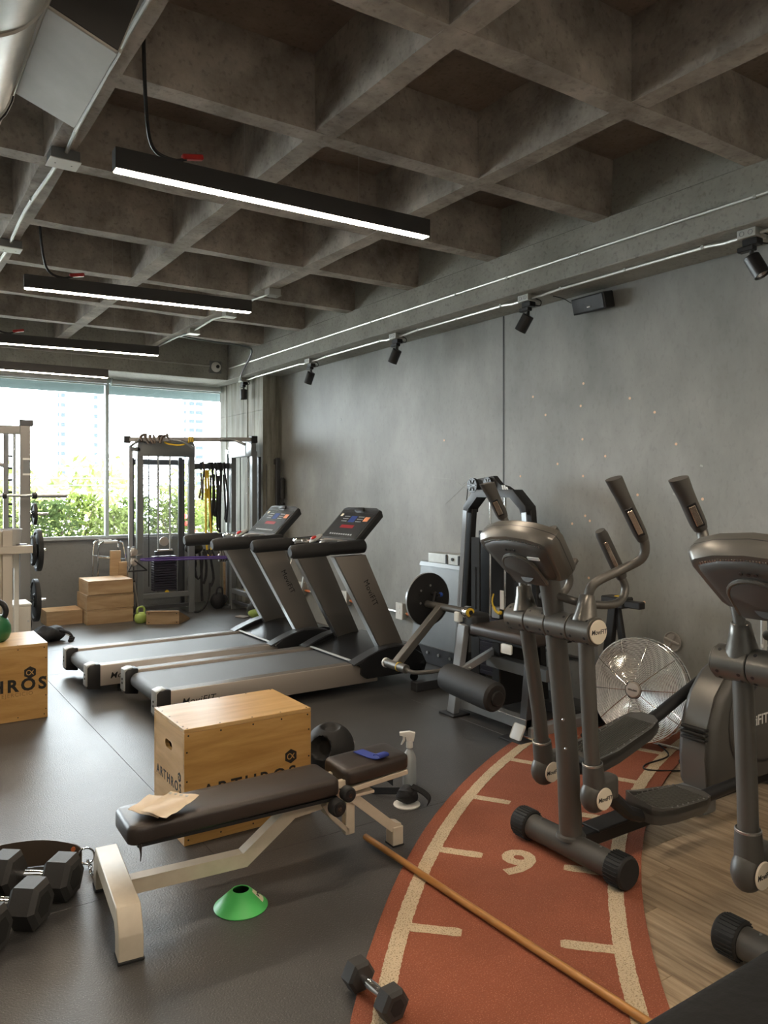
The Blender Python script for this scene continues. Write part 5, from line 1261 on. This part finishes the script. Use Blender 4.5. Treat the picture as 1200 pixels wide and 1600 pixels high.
for k in range(13):
    z = .38 + .127 * k
    MB().cyl((1.25, 8.985, z), (1.32, 8.975, z), .012, seg=8).out('catch_peg', m_blackm, rk)
m = MB()
for k in range(40): m.span(1.4445, 1.452, 8.88, 8.90, .4 + .045 * k, .415 + .045 * k)
m.out('hole_strip', m_cgrey, rk, kind='stuff')
MB().span(1.375, 1.44, 8.856, 8.86, 1.70, 1.86).out('sticker', m_cgrey, rk)
for z in (1.70, 1.862): MB().span(1.37, 1.445, 8.8555, 8.8595, z, z + .02).out('sticker_edge', m_lbl, rk)
for z in (1.29, .905, .375): MB().cyl((1.44, 8.90, z), (1.63 if z > 1 else 1.60, 8.90, z), .016, seg=12).out('plate_peg', m_chrome, rk)
br = thing('barbell', 'barbell with bare sleeve racked on the left rack', 'barbell', (.6, 8.8, 1.485))
MB().cyl((-.4, 8.82, 1.487), (1.45, 8.82, 1.487), .0145, seg=12).out('shaft', m_steel, br)
MB().cyl((1.47, 8.82, 1.487), (1.80, 8.82, 1.487), .025, seg=18).out('sleeve', m_steel, br)
MB().cyl((1.455, 8.82, 1.487), (1.50, 8.82, 1.487), .036, seg=18, bev=.004).out('collar', m_blackm, br)
MB().cyl((-.45, 8.82, 1.487), (-.78, 8.82, 1.487), .025, seg=18).out('sleeve', m_steel, br)
MB().cyl((1.17, 8.82, 1.487), (1.21, 8.82, 1.487), .032, seg=14).out('hook_collar', m_blackm, br)
def plate(x, z, r, t, label):
    o = thing('weight_disc', label, 'weight plate', (x, 8.90, z), 'plates on the rack pegs')
    MB().lathe([(.026, -t * .3), (r * .28, -t * .5), (r * .34, -t * .22), (r * .80, -t * .22), (r * .86, -t * .5), (r, -t * .42), (r, t * .42), (r * .86, t * .5), (r * .80, t * .22), (r * .34, t * .22), (r * .28, t * .5), (.026, t * .3), (.026, -t * .3)], (x, 8.90, z), (1, 0, 0), 40, False).out('disc', m_rub, o)
    MB().lathe([(.018, -t * .32), (.027, -t * .32), (.027, t * .32), (.018, t * .32), (.018, -t * .32)], (x, 8.90, z), (1, 0, 0), 20, False).out('hub_ring', m_steel, o)
plate(1.49, 1.29, .118, .035, 'small black plate on the top peg of the rack')
plate(1.475, .905, .16, .03, 'mid-size black plate against the post on the middle peg of the rack')
plate(1.525, .905, .225, .05, 'large black plate on the outer end of the middle peg of the rack')
plate(1.50, .375, .225, .05, 'large black plate on the lowest peg of the rack')
# slatted off-white unit with shelf, bucket, small cabinet
su = thing('slatted_shelf_unit', 'off-white slatted shelf unit at the left edge in front of the rack', 'shelf', (.9, 7.3, 0))
for k in range(5): MB().span(.60 + .092 * k, .678 + .092 * k, 7.28, 7.305, 0, 1.20, .003).out('slat', m_slat, su)
for xx in (.62, .94): MB().span(xx, xx + .05, 7.30, 7.35, 0, 1.19, .003).out('stile', m_slat, su)
MB().span(.55, 1.205, 7.26, 7.62, 1.0, 1.065, .004).out('shelf_board', m_slat, su)
for xx in (.60, 1.10): MB().span(xx, xx + .04, 7.56, 7.60, 0, 1.0, .003).out('rear_leg', m_slat, su)
MB().span(.60, 1.14, 7.57, 7.60, .85, 1.0, .003).out('rear_rail', m_slat, su)
bk = tag(top(MB().lathe([(0, 0), (.075, 0), (.082, .01), (.098, .135), (.103, .135), (.103, .142), (.094, .142), (.078, .012), (0, .012)], (1.045, 7.44, 1.065), seg=28).out('bucket', m_bucket), (1.045, 7.44, 1.065)), 'grey plastic bucket on the slatted shelf', 'bucket')
mm = MB().box((1.13, 7.40, 1.069), (.10, .07, .006), M.Rotation(R(15), 3, 'Z'), .002).out('phone_tray', m_black); top(mm, (1.13, 7.40, 1.066)); tag(mm, 'small black tray lying beside the bucket on the shelf', 'tray')
cb = thing('small_cabinet', 'small pale laminate cabinet beside the slatted unit behind the left plyo box', 'cabinet', (1.12, 7.7, 0))
MB().span(1.005, 1.25, 7.64, 7.95, .06, .50, .004).out('body', m_cab, cb)
MB().span(.998, 1.257, 7.63, 7.96, .50, .516, .003).out('cabinet_top', m_white, cb)
d = MB().span(1.012, 1.243, 7.622, 7.64, .10, .49, .003).out('door', m_cab, cb); MB().cyl((1.225, 7.608, .36), (1.225, 7.622, .36), .008, seg=10).out('knob', m_steel, d)
MB().tube([(1.252, 7.80, .42), (1.275, 7.78, .33), (1.268, 7.76, .27), (1.253, 7.75, .25)], .006, 6, 3).out('side_strap', m_bag, cb)
for xx in (1.02, 1.22):
    for yy in (7.66, 7.92): MB().span(xx, xx + .03, yy, yy + .03, 0, .06, .002).out('leg', m_steel, cb)
bg_ = thing('gym_bag', 'black fabric bag slumped on the floor below the rack plates', 'bag', (1.66, 8.45, 0))
m = MB(); m.ball((1.55, 8.48, .075), .10, (1.7, 1.3, .75), 22)
for v in m.b.verts: v.co += V((.012 * math.sin(v.co.y * 60), .012 * math.sin(v.co.x * 47), .018 * math.sin(v.co.x * 38 + v.co.y * 29))) ; v.co.z = max(.002, v.co.z)
m.out('bag_body', m_bag, bg_, 60)
MB().tube([(1.64, 8.42, .11), (1.73, 8.40, .08), (1.76, 8.36, .015), (1.72, 8.33, .012)], .018, 8, 3).out('strap', m_bag, bg_)
MB().box((1.755, 8.37, .03), (.05, .04, .022), M.Rotation(R(40), 3, 'Z'), .004).out('buckle', m_blackm, bg_)
MB().box((1.715, 8.375, .07), (.05, .03, .006), M.Rotation(R(30), 3, 'Y')).out('tag', m_lbl, bg_)

# bars standing in the corner beside the column
for k, (x0, y0, x1, lab) in enumerate(((4.27, 8.68, 4.335, 'barbell with black foam end standing in the corner right of the column'), (4.20, 8.62, 4.30, 'black bar standing in the corner, left of the foam-ended barbell'))):
    t = thing('standing_bar', lab, 'bar', (x0, y0, 0)); h = 1.70 if k == 0 else 1.12
    P = lambda z: V((x0 + (x1 - x0) * z / h, y0 + .08 * z / h, z))
    MB().tube([P(0), P(h)], .015 if k == 0 else .025, 12).out('shaft', m_blackm, t)
    if k == 0:
        MB().tube([P(1.43), P(1.44), P(1.68), P(1.70)], [.024, .032, .030, .018], 14).out('foam_end', m_foam, t)
        MB().cyl(P(1.36), P(1.385), .038, seg=16, bev=.004).out('collar', m_blackm, t)
        MB().cyl(P(.02), P(.36), .026, seg=14).out('sleeve', m_steel, t)
for k, (a, b) in enumerate((((4.05, 8.30, 0), (4.30, 8.42, .75)), ((4.20, 8.12, 0), (4.33, 8.12, .72)))):
    o = MB().tube([a, b], .014, 10).out('steel_tube', m_chrome); top(o, a); tag(o, ('slanted' if k == 0 else 'upright') + ' chrome tube leaning on the wall behind the farther treadmill', 'tube')
sg = thing('number_placard', 'small grey placard on the board-marked column', 'sign', (4.12, 9.1, 1.66))
MB().span(4.112, 4.124, 9.02, 9.17, 1.58, 1.80, .002).out('placard_plate', m_cgrey, sg)
m = MB()
for k in range(8): m.span(4.1105, 4.1125, 9.06, 9.13 - .02 * (k % 2), 1.60 + .022 * k, 1.612 + .022 * k)
m.out('print_lines', m_lbl, sg, kind='stuff')

# ------------------------------------------------------------------ linear lamps on wires
def linear(x0, x1, yl, yr, z, label, dx=0):
    t = thing('linear_lamp', label, 'ceiling lamp', ((x0 + x1) / 2, (yl + yr) / 2, z), 'linear lamps hung below the ribs')
    a, b = V((x0, yl, z)), V((x1, yr, z)); d = (b - a).normalized(); n = V((-d.y, d.x, 0))
    H_ = .092; hw = .032
    m = MB()
    m.loft([[p + n * s_ * hw_ + V((0, 0, zz)) for s_, hw_, zz in ((-1, hw, 0), (-1, hw, H_), (1, hw, H_), (1, hw, 0), (1, hw - .004, 0), (1, hw - .004, .012), (-1, hw - .004, .012), (-1, hw - .004, 0))] for p in (a, b)])
    m.out('housing', m_lamp, t, 20)
    MB().bar(a + d * .004 + V((0, 0, .0035)), b - d * .004 + V((0, 0, .0035)), hw * 2 - .010, .013).out('diffuser', m_led, t)
    for p in (a, b): MB().bar(p - d * .002 + V((0, 0, H_ / 2)), p + d * .002 + V((0, 0, H_ / 2)), hw * 2, H_).out('end_plate', m_lamp, t)
    for q in (.36, .74):
        p = a.lerp(b, q); MB().cyl(p + V((0, 0, H_)), V((p.x, p.y, ZT)), .0012, seg=5).out('suspension_wire', m_steel, t)
    p = a.lerp(b, .12) + V((0, 0, H_))
    MB().tube([V((p.x - .15, p.y - .25, ZT)), V((p.x - .14, p.y - .22, 3.40)), V((p.x - .09, p.y - .10, 3.15)), V((p.x - .03, p.y - .01, 3.075)), p + V((.06, 0, .012)), p + V((.12, 0, .03))], .0085, 8, 5).out('feed_cable', m_cable, t)
    MB().bar(p + V((.10, .0, .035)), p + V((.20, .0, .055)), .03, .025, bev=.005).out('red_connector', m_red, t, label='red cable connector')
    return t
linear(.905, 2.59, 3.475, 3.445, 2.95, 'linear lamp nearest the camera, largest of the hanging row')
linear(.915, 2.53, 5.86, 5.68, 2.95, 'linear lamp second from the camera in the hanging row')
linear(.88, 2.54, 8.22, 8.04, 2.95, 'linear lamp third from the camera in the hanging row')
linear(.80, 2.32, 9.22, 9.20, 2.84, 'linear lamp farthest from the camera, just before the window beam')
linear(.48, 1.95, 1.25, 1.22, 2.95, 'linear lamp hanging overhead behind the camera')
linear(2.15, 3.80, -.55, -.58, 2.95, 'unseen linear lamp added over the plank strip behind the camera')  # extra unseen lamp, added to warm and brighten the near right side
linear(-2.2, -.55, 3.5, 3.45, 2.95, 'linear lamp of the left-hand row, out of frame')
linear(.65, 2.30, -1.2, -1.23, 2.95, 'linear lamp at the room end behind the camera')
linear(2.0, 3.65, -1.6, -1.63, 2.95, 'unseen linear lamp added in the corner behind the camera')  # another unseen lamp added as warm fill from behind

# ------------------------------------------------------------------ conduits, boxes, spotlights
def conduit(pts, label, r=.0105, mt=None, n=0, clips=()):
    t = thing('conduit', label, 'conduit', pts[0])
    MB().tube(pts, r, 8, n).out('pipe', mt or m_conduit, t)
    for p, nrm in clips:
        p, nrm = V(p), V(nrm)
        MB().bar(p - nrm * (r + .002), p + nrm * (r + .004), .022, .022, bev=.003).out('clip', m_jbox, t)
    return t
xb = 3.943
conduit([(xb, YF + .1, 3.103), (xb, 9.52, 3.132)], 'long straight conduit along the face of the concrete edge beam', clips=[((xb, y, 3.10 + .0023 * (y + 3)), (0, 0, 1)) for y in (2.33, 3.55, 4.25, 4.85, 6.1, 7.2, 8.3)])
box_y = (2.43, 4.17, 5.87, 7.53, 9.30)
names = ('nearest the camera', 'next to the wall speaker', 'third from the camera', 'fourth from the camera', 'on the corner column, farthest away')
for i, yb in enumerate(box_y):
    xq = 4.075 if i < 4 else 4.05
    jb = thing('junction_box', 'galvanised junction box under the beam carrying the spotlight ' + names[i], 'junction box', (xq, yb, 2.94), 'boxes under the edge beam')
    MB().span(xq - .055, xq + .055, yb - .055, yb + .055, 2.935, 2.984, .003).out('box_body', m_jbox, jb)
    for q in (-.025, .025): MB().lathe([(.012, 0), (.014, .001), (.014, .002), (.012, .002)], (xq - .0552, yb + q, 2.96), (-1, 0, 0), 14, False).out('knockout', m_cgrey, jb)
    sp = thing('track_spotlight', 'black spotlight on the beam, ' + names[i], 'spotlight', (xq, yb, 2.9), 'spotlights under the edge beam')
    MB().span(xq - .03, xq + .03, yb - .05, yb + .04, 2.897, 2.934, .004).out('mount_block', m_black, sp)
    MB().span(xq - .022, xq + .022, yb - .02, yb + .075, 2.872, 2.90, .004).out('driver_box', m_black, sp)
    MB().cyl((xq, yb, 2.83), (xq, yb, 2.875), .012, seg=10).out('stem', m_black, sp)
    dirs = (V((.10, -.44, -.86)), V((-.15, .52, -.82)), V((-.12, .45, -.84)), V((-.10, .42, -.86)), V((0, 0, -1)))
    d = dirs[i].normalized(); c = V((xq, yb, 2.835)) + d * -.005
    hd = MB().lathe([(0, 0), (.040, .0), (.044, .005), (.044, .128), (.040, .128), (.034, .118)], c, d, 26, False).out('lamp_head', m_black, sp)
    MB().lathe([(.034, .118), (.016, .085), (.0, .083)], c, d, 22, False).out('reflector', m_steel, hd)
    MB().ball(c + d * .100, .012, seg=10).out('bulb', m_white, hd)
    MB().tube([(xq + .03, yb - .02, 2.92), (xq + .04, yb - .08, 2.90), (xq + .03, yb - .10, 2.93), (xq, yb - .065, 2.955)], .004, 6, 4).out('flex_lead', m_cable, sp)
# jumps of conduit between the boxes, dropping off the soffit to each box
for i in range(4):
    y0, y1 = box_y[i] + .06, box_y[i + 1] - .06
    conduit([(4.06, y0, 2.953), (4.07, y0 + .10, 2.955), (4.09, y0 + .22, 2.972), (4.09, y1 - .22, 2.972), (4.07, y1 - .08, 2.957), (4.06, y1, 2.955)], 'soffit conduit running from the spotlight %s to the next one' % names[i], clips=[((4.09, y0 + .25, 2.974), (0, 0, 1)), ((4.09, (y0 + y1) / 2, 2.974), (0, 0, 1)), ((4.09, y1 - .25, 2.974), (0, 0, 1))])
conduit([(4.06, box_y[0] - .06, 2.955), (4.09, 2.1, 2.972), (4.09, YF + .1, 2.972)], 'soffit conduit running behind the camera from the nearest spotlight')
# rib boxes
def ribbox(x, y, label, s=.11, white=False):
    t = thing('junction_box', label, 'junction box', (x, y, 3.25))
    MB().span(x - s / 2, x + s / 2, y - s * .45, y + s * .45, 3.235, 3.290, .003).out('box_body', m_cgrey if white else m_jbox, t)
    MB().span(x - s / 2 - .006, x + s / 2 + .006, y - s * .45 - .004, y + s * .45 + .004, 3.231, 3.236, .001).out('cover_plate', m_jbox if not white else m_lbl, t)
    for q in (-.04, .04): MB().cyl((x + q, y + .0, 3.2295), (x + q, y, 3.2312), .004, seg=8).out('cover_screw', m_blackm, t)
    return t
ribbox(.85, 4.25, 'pale box with cover plate on the left rib below the duct end', .14, True)
ribbox(.84, 5.98, 'pale box with cover plate on the left rib, farther along', .14, True)
ribbox(2.94, 6.13, 'junction box on the rib right of the second linear lamp')
ribbox(2.95, 7.12, 'junction box on the rib beside the second lamp end')
ribbox(2.95, 8.12, 'junction box on the rib where the conduit turns to the beam')
conduit([(.84, 4.33, 3.268), (.84, 4.6, 3.278), (.82, 5.2, 3.275), (.83, 5.8, 3.262), (.84, 5.9, 3.262)], 'conduit on the left rib between the two pale boxes', mt=m_dullpipe, n=3, clips=[((.82, 5.0, 3.28), (0, 0, 1))])
conduit([(.85, 4.17, 3.268), (.84, 3.9, 3.279), (.83, 3.0, 3.282), (.83, 1.0, 3.282)], 'conduit with orange couplings running up the left rib past the duct', mt=m_dullpipe, clips=[((.83, 3.3, 3.282), (0, 0, 1))])
oc = [MB().cyl((.83, y, 3.282), (.83, y + .09, 3.282), .0122, seg=10).out('orange_coupling', m_orange) for y in (2.28, 3.66)]
for o, y, l in zip(oc, (2.28, 3.66), ('orange coupling on the conduit right of the duct box', 'orange coupling on the conduit just below the duct box')): top(o, (.83, y, 3.282)); tag(o, l, 'coupling')
conduit([(.84, 6.06, 3.262), (.83, 7.0, 3.28), (.83, 9.5, 3.28)], 'conduit on the left rib running on towards the window', mt=m_dullpipe)
conduit([(2.94, 6.19, 3.26), (2.93, 6.5, 3.278), (2.94, 7.06, 3.262)], 'conduit on the rib between the first two boxes right of the lamps', mt=m_dullpipe)
conduit([(2.95, 7.18, 3.26), (2.93, 7.5, 3.278), (2.94, 8.06, 3.262)], 'conduit on the rib between the last two boxes right of the lamps', mt=m_dullpipe)
conduit([(2.95, 8.18, 3.26), (2.93, 8.6, 3.278), (2.93, 9.55, 3.28)], 'conduit on the rib from the last box to the window beam', mt=m_dullpipe)
conduit([(2.93, 8.19, 3.26), (2.90, 8.36, 3.25), (2.98, 8.50, 3.27), (3.4, 8.62, 3.275), (3.80, 8.66, 3.27), (3.90, 8.72, 3.22), (3.925, 8.95, 3.10), (3.93, 9.1, 3.0), (3.97, 9.22, 2.962), (4.0, 9.27, 2.955)], 'bent flexible conduit swinging from the last rib box down to the corner spotlight', .011, m_cgrey, 4)
# wall-base conduits with outlet boxes and orange couplings
wo = [(8.27, 'outlet box on the wall base behind the farther treadmill'), (7.25, 'outlet box on the wall base between the two treadmills'), (6.20, 'outlet box on the wall base beside the nearer treadmill upright')]
for y, l in wo:
    t = thing('outlet_box', l, 'outlet', (4.36, y, .36), 'outlets along the wall base')
    MB().span(4.335, 4.389, y - .05, y + .05, .29, .44, .004).out('box_body', m_jbox, t)
    MB().span(4.325, 4.336, y - .056, y + .056, .285, .445, .002).out('cover_plate', m_lbl, t)
    for z in (.335, .39): MB().span(4.321, 4.326, y - .018, y + .018, z, z + .03, .002).out('socket', m_white, t)
for a, b, l in ((8.22, 7.31, 'wall-base conduit behind the farther treadmill'), (7.19, 6.26, 'wall-base conduit between the treadmills'), (6.14, 5.82, 'short wall-base conduit with orange sleeve beside the steel cabinet')):
    conduit([(4.365, a, .345), (4.365, b, .345)], l, .012)
    o = MB().cyl((4.365, a - .02, .345), (4.365, a - .14, .345), .0145, seg=10).out('orange_sleeve', m_orange); top(o, (4.365, a, .345)); tag(o, 'orange sleeve on the ' + l.replace(' with orange sleeve', ''), 'sleeve')
cvr = MB().span(4.34, 4.388, 5.78, 5.95, .30, .41, .004).out('cable_cover', m_white); top(cvr, (4.364, 5.86, .355)); tag(cvr, 'white plastic cover on the wall base next to the steel cabinet', 'cover')
conduit([(4.365, 4.9, .31), (4.365, 3.6, .31), (4.365, 1.0, .31)], 'dark pipe along the wall base behind the fan', .012, m_elld)
# vertical pipe at the right
conduit([(4.35, 2.52, .0), (4.35, 2.52, .80)], 'upright conduit on the wall with orange top at the right edge', .0175, m_conduit, 0, [((4.352, 2.52, .64), (1, 0, 0))])
o = MB().cyl((4.35, 2.52, .79), (4.35, 2.52, 1.02), .019, seg=12).out('orange_pipe', m_orange); top(o, (4.35, 2.52, .80)); tag(o, 'orange pipe length above the upright conduit at the right edge', 'pipe')
# speaker, camera, hook
spk = thing('wall_speaker', 'black slanted loudspeaker high on the wall under the beam', 'speaker', (4.33, 3.78, 2.85))
rot = M.Rotation(R(-14), 3, 'Y')
MB().box((4.325, 3.775, 2.885), (.105, .30, .115), rot, .006).out('cabinet', m_black, spk)
MB().box((4.272, 3.775, 2.872), (.006, .28, .10), rot, .002).out('grille', m_blackm, spk)
MB().box((4.2685, 3.765, 2.848), (.003, .028, .009), rot).out('badge', m_lbl, spk)
MB().span(4.36, 4.389, 3.73, 3.81, 2.86, 2.92).out('wall_bracket', m_blackm, spk)
MB().tube([(4.36, 3.93, 2.93), (4.34, 3.99, 2.93), (4.30, 4.03, 2.965), (4.22, 4.06, 2.98)], .003, 6, 4).out('speaker_lead', m_cable, spk)
dc = thing('dome_camera', 'white dome camera on a square plate on the beam above the window', 'camera', (3.78, 9.58, 3.14))
MB().span(3.70, 3.86, 9.575, 9.599, 3.06, 3.22, .004).out('back_plate', m_cgrey, dc)
MB().lathe([(0, 0), (.062, 0), (.066, .01), (.055, .04), (.035, .055), (.0, .06)], (3.78, 9.575, 3.14), (0, -1, 0), 28).out('dome', m_lbl, dc)
MB().ball((3.785, 9.517, 3.14), .024, seg=16).out('lens', m_black, dc)
conduit([(3.70, 9.585, 3.15), (-2.0, 9.585, 3.15)], 'thin conduit running left from the dome camera along the window beam', .009, m_jbox)
hk = thing('wall_anchor', 'round recessed wall anchor with a cross bar above the fan', 'anchor', (4.385, 3.156, .554))
MB().lathe([(0, 0), (.052, 0), (.062, .004), (.066, .014), (.060, .014), (.054, .006), (.0, .004)], (4.389, 3.156, .557), (-1, 0, 0), 30).out('cup', m_anchor, hk)
MB().bar((4.372, 3.10, .545), (4.372, 3.212, .575), .014, .016, bev=.004).out('cross_bar', m_anchor, hk)
MB().bar((4.376, 3.135, .60), (4.376, 3.18, .515), .012, .012, bev=.003).out('cross_bar', m_anchor, hk)
# filled plug holes and chips in the wall
for (y, z) in ((3.919, 2.331), (4.437, 2.285), (3.945, 2.168), (3.503, 2.181), (4.301, 2.13), (3.3, 2.068), (3.928, 1.921), (3.135, 1.847), (3.716, 1.789), (4.175, 1.746), (4.579, 1.658), (3.922, 1.65), (3.438, 1.514), (2.943, 1.49), (3.902, 1.358), (3.858, 1.322), (4.028, 1.295), (3.868, .905), (3.383, .786), (5.57, 2.0)):
    MB().cyl((4.3905, y, z), (4.3885, y, z), .0095, seg=12).out('wall_plug', m_plug, wr)
for (y, z) in ((6.701, 2.046), (2.95, 1.70), (3.15, 1.52), (7.414, 2.332)): MB().box((4.389, y, z), (.002, .02, .012), M.Rotation(random.random(), 3, 'X')).out('chip', m_wallmark, wr)
for pts in ([(5.3, 1.60), (5.15, 1.66), (5.02, 1.68)], [(5.75, 1.66), (5.45, 1.64), (5.25, 1.55)], [(5.22, 1.62), (5.38, 1.52), (5.55, 1.42)], [(5.1, 1.70), (5.35, 1.66)]):
    MB().tube([(4.3895, y, z) for y, z in pts], .0013, 4, 3).out('scratch', m_wallmark, wr)

# ------------------------------------------------------------------ ducts
du = thing('round_duct', 'shiny round steel duct at the top left corner', 'duct', (.12, 3, 2.95))
DX, DZ, DR = .199, 2.95, .22
MB().cyl((DX, -2.5, DZ), (DX, 3.62, DZ), DR, seg=40).out('duct_shell', m_duct, du)
for y in (-.6, .75, 2.28, 2.93): MB().lathe([(DR, -.018), (DR + .006, -.012), (DR + .006, .012), (DR, .018)], (DX, y, DZ), (0, 1, 0), 40, False).out('seam_ring', m_duct, du)
for y in (.75, 2.93): MB().tube([(DX - .2, y, ZT), (DX - DR - .008, y, DZ)] + [(DX + (DR + .009) * math.cos(R(180 + 180 * i / 12)), y, DZ + (DR + .009) * math.sin(R(180 + 180 * i / 12))) for i in range(13)] + [(DX + DR + .008, y, DZ), (DX + .2, y, ZT)], .005, 6).out('hanger_strap', m_cable, du)
db = thing('duct_box', 'square sheet-metal outlet box on the side of the round duct', 'duct box', (.52, 2.62, 3.1))
rot = M.Rotation(R(20), 3, 'Y'); bc = V((.519, 2.61, 2.865)); bu = rot @ V((0, 0, 1))
MB().box(bc + bu * .20, (.208, .565, .40), rot, .003).out('box_body', m_ductbox, db)
MB().box(bc + bu * .09 + rot @ V((-.112, 0, 0)), (.02, .58, .20), rot, .003).out('collar', m_ductbox, db)
MB().box(bc + rot @ V((.106, 0, .004)), (.008, .60, .014), rot, .001).out('edge_flange', m_duct, db)
MB().box(bc + bu * .20 + V((0, -.284, 0)), (.20, .004, .38), rot).out('end_panel', m_lamp, db)  # near-black sheet paints in the shade on the box's unlit near end

# ------------------------------------------------------------------ outside the window
struct(MB().span(-30, 60, YB + .2, 120, -3.2, -3.0).out('ground', m_pave))
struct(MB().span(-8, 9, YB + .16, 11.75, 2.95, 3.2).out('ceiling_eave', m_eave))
pl_ = thing('planter_bed', 'long concrete planter bed holding the shrubs outside the window', 'planter', (2, 12.4, -.2))
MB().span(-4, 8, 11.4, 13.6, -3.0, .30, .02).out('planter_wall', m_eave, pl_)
MB().span(-3.9, 7.9, 11.5, 13.5, .29, .33).out('soil', m_ground, pl_)
def shrub(x, y, h, w_, n, mt, label, flowers=0):
    t = thing('shrub', label, 'shrub', (x, y, .33), 'shrubs outside the window')
    m = MB(); rnd = random.Random(int(x * 100 + y * 7))
    for i in range(n):
        a = rnd.uniform(0, 2 * PI); k = rnd.random() ** .6; zz = rnd.random()
        r = w_ * k * (0.55 + .5 * math.sin(PI * min(1, zz * .9 + .12)))
        c = V((x + r * math.cos(a), y + r * .7 * math.sin(a), .33 + h * zz))
        d = V((rnd.uniform(-1, 1), rnd.uniform(-1, 1), rnd.uniform(-.6, 1))).normalized(); u = d.orthogonal().normalized(); s = rnd.uniform(.035, .075)
        m._add([c - d * s, c + u * s * .38, c + d * s, c - u * s * .38], [(0, 1, 2, 3)])
    m.out('foliage', mt, t, kind='stuff', recalc=False)
    for k in range(6):
        a = rnd.uniform(0, 2 * PI); q = V((math.cos(a) * w_ * .6, math.sin(a) * w_ * .4, h * rnd.uniform(.6, .95)))
        MB().tube([V((x, y, .33)), V((x, y, .33)) + q * .5 + V((0, 0, .1)), V((x, y, .33)) + q], [.012, .008, .004], 5).out('stem', m_bark, t)
    for k in range(flowers):
        MB().ball((x + rnd.uniform(-w_, w_) * .6, y - w_ * .5, .33 + h * rnd.uniform(.5, .9)), .05, seg=8).out('flower', m_flower, t)
    return t
sh = [(1.15, 12.0, .85, .42, 'at the left edge of the window'), (1.75, 12.5, 1.25, .55, 'behind the barbell sleeve'), (2.25, 12.1, 1.05, .5, 'in the middle of the left pane'), (2.75, 12.6, 1.15, .5, 'just left of the window mullion'), (3.15, 12.0, .95, .45, 'just right of the window mullion'), (3.6, 12.5, 1.1, .52, 'behind the perforated guard of the left tower'), (4.1, 12.1, 1.05, .5, 'with red flowers behind the yellow straps'), (4.7, 12.4, 1.0, .5, 'behind the hanging black bands'), (.5, 12.6, 1.1, .5, 'hidden in part by the rack'), (5.3, 12.9, 1.2, .6, 'behind the right tower')]
for i, (x, y, h, w_, l) in enumerate(sh):
    shrub(x, y, h, w_, 900, m_leaf[i % 3 if i % 3 < 2 else 2], ('leafy', 'light green', 'dense')[i % 3] + ' shrub outside the window, ' + l, 3 if 'flowers' in l else 0)
for z in (1.62, 1.74):
    o = MB().cyl((-4, 13.7, z), (9, 13.7, z), .012, seg=6).out('railing_wire', m_cgrey); top(o, (2, 13.7, z)); tag(o, ('lower' if z < 1.7 else 'upper') + ' thin wire line above the shrubs outside', 'wire')
def tree(x, y, zb, h, w_, n, label):
    t = thing('tree', label, 'tree', (x, y, zb), 'pale trees in the haze'); m = MB(); rnd = random.Random(int(x * 31 + y))
    for i in range(n):
        d = V((rnd.gauss(0, 1), rnd.gauss(0, 1), rnd.gauss(0, 1))).normalized(); k = rnd.random() ** .4
        c = V((x, y, zb + h * .68)) + V((d.x * w_ * k, d.y * w_ * k, d.z * h * .34 * k)); e = V((rnd.uniform(-1, 1), rnd.uniform(-1, 1), rnd.uniform(-1, 1))).normalized(); u = e.orthogonal().normalized(); s = rnd.uniform(.10, .22)
        m._add([c - e * s, c + u * s * .4, c + e * s, c - u * s * .4], [(0, 1, 2, 3)])
    m.out('crown', m_leaf[1], t, kind='stuff', recalc=False)
    MB().tube([(x, y, zb), (x + .1, y, zb + h * .4), (x, y, zb + h * .8)], [.14, .10, .04], 8).out('trunk', m_bark, t)
tree(5.2, 22, -3, 5.6, 1.6, 900, 'hazy tree beyond the shrubs in the left pane')
tree(9.0, 24, -3, 5.4, 1.6, 900, 'hazy tree beyond the shrubs behind the left tower')
tree(2.6, 20, -3, 5.2, 1.3, 700, 'hazy tree beyond the shrubs near the rack')
def tower_block(x0, x1, y, ztop, cols, label):
    t = thing('apartment_tower', label, 'building', ((x0 + x1) / 2, y + 12, -3))
    MB().span(x0, x1, y, y + 25, -3, ztop).out('wall', m_build, t)
    z = 3.0
    while z < ztop - 3:
        for a, b in cols: MB().span(a, b, y - .05, y + .1, z, z + 1.3).out('window', m_bwin, t)
        MB().span(x0 - .1, x1 + .1, y - .5, y, z - .9, z - .6).out('floor_band', m_build, t)
        z += 2.95
    return t
tower_block(48.0, 61.0, 250, 46, ((48.3, 48.9), (49.3, 50.5), (58.9, 60.1)), 'white apartment tower outside, seen in the left window pane')
tower_block(87.3, 101.0, 250, 45, ((87.6, 88.4), (89.4, 91.2), (91.6, 94.2)), 'white apartment tower outside, seen in the right window pane')
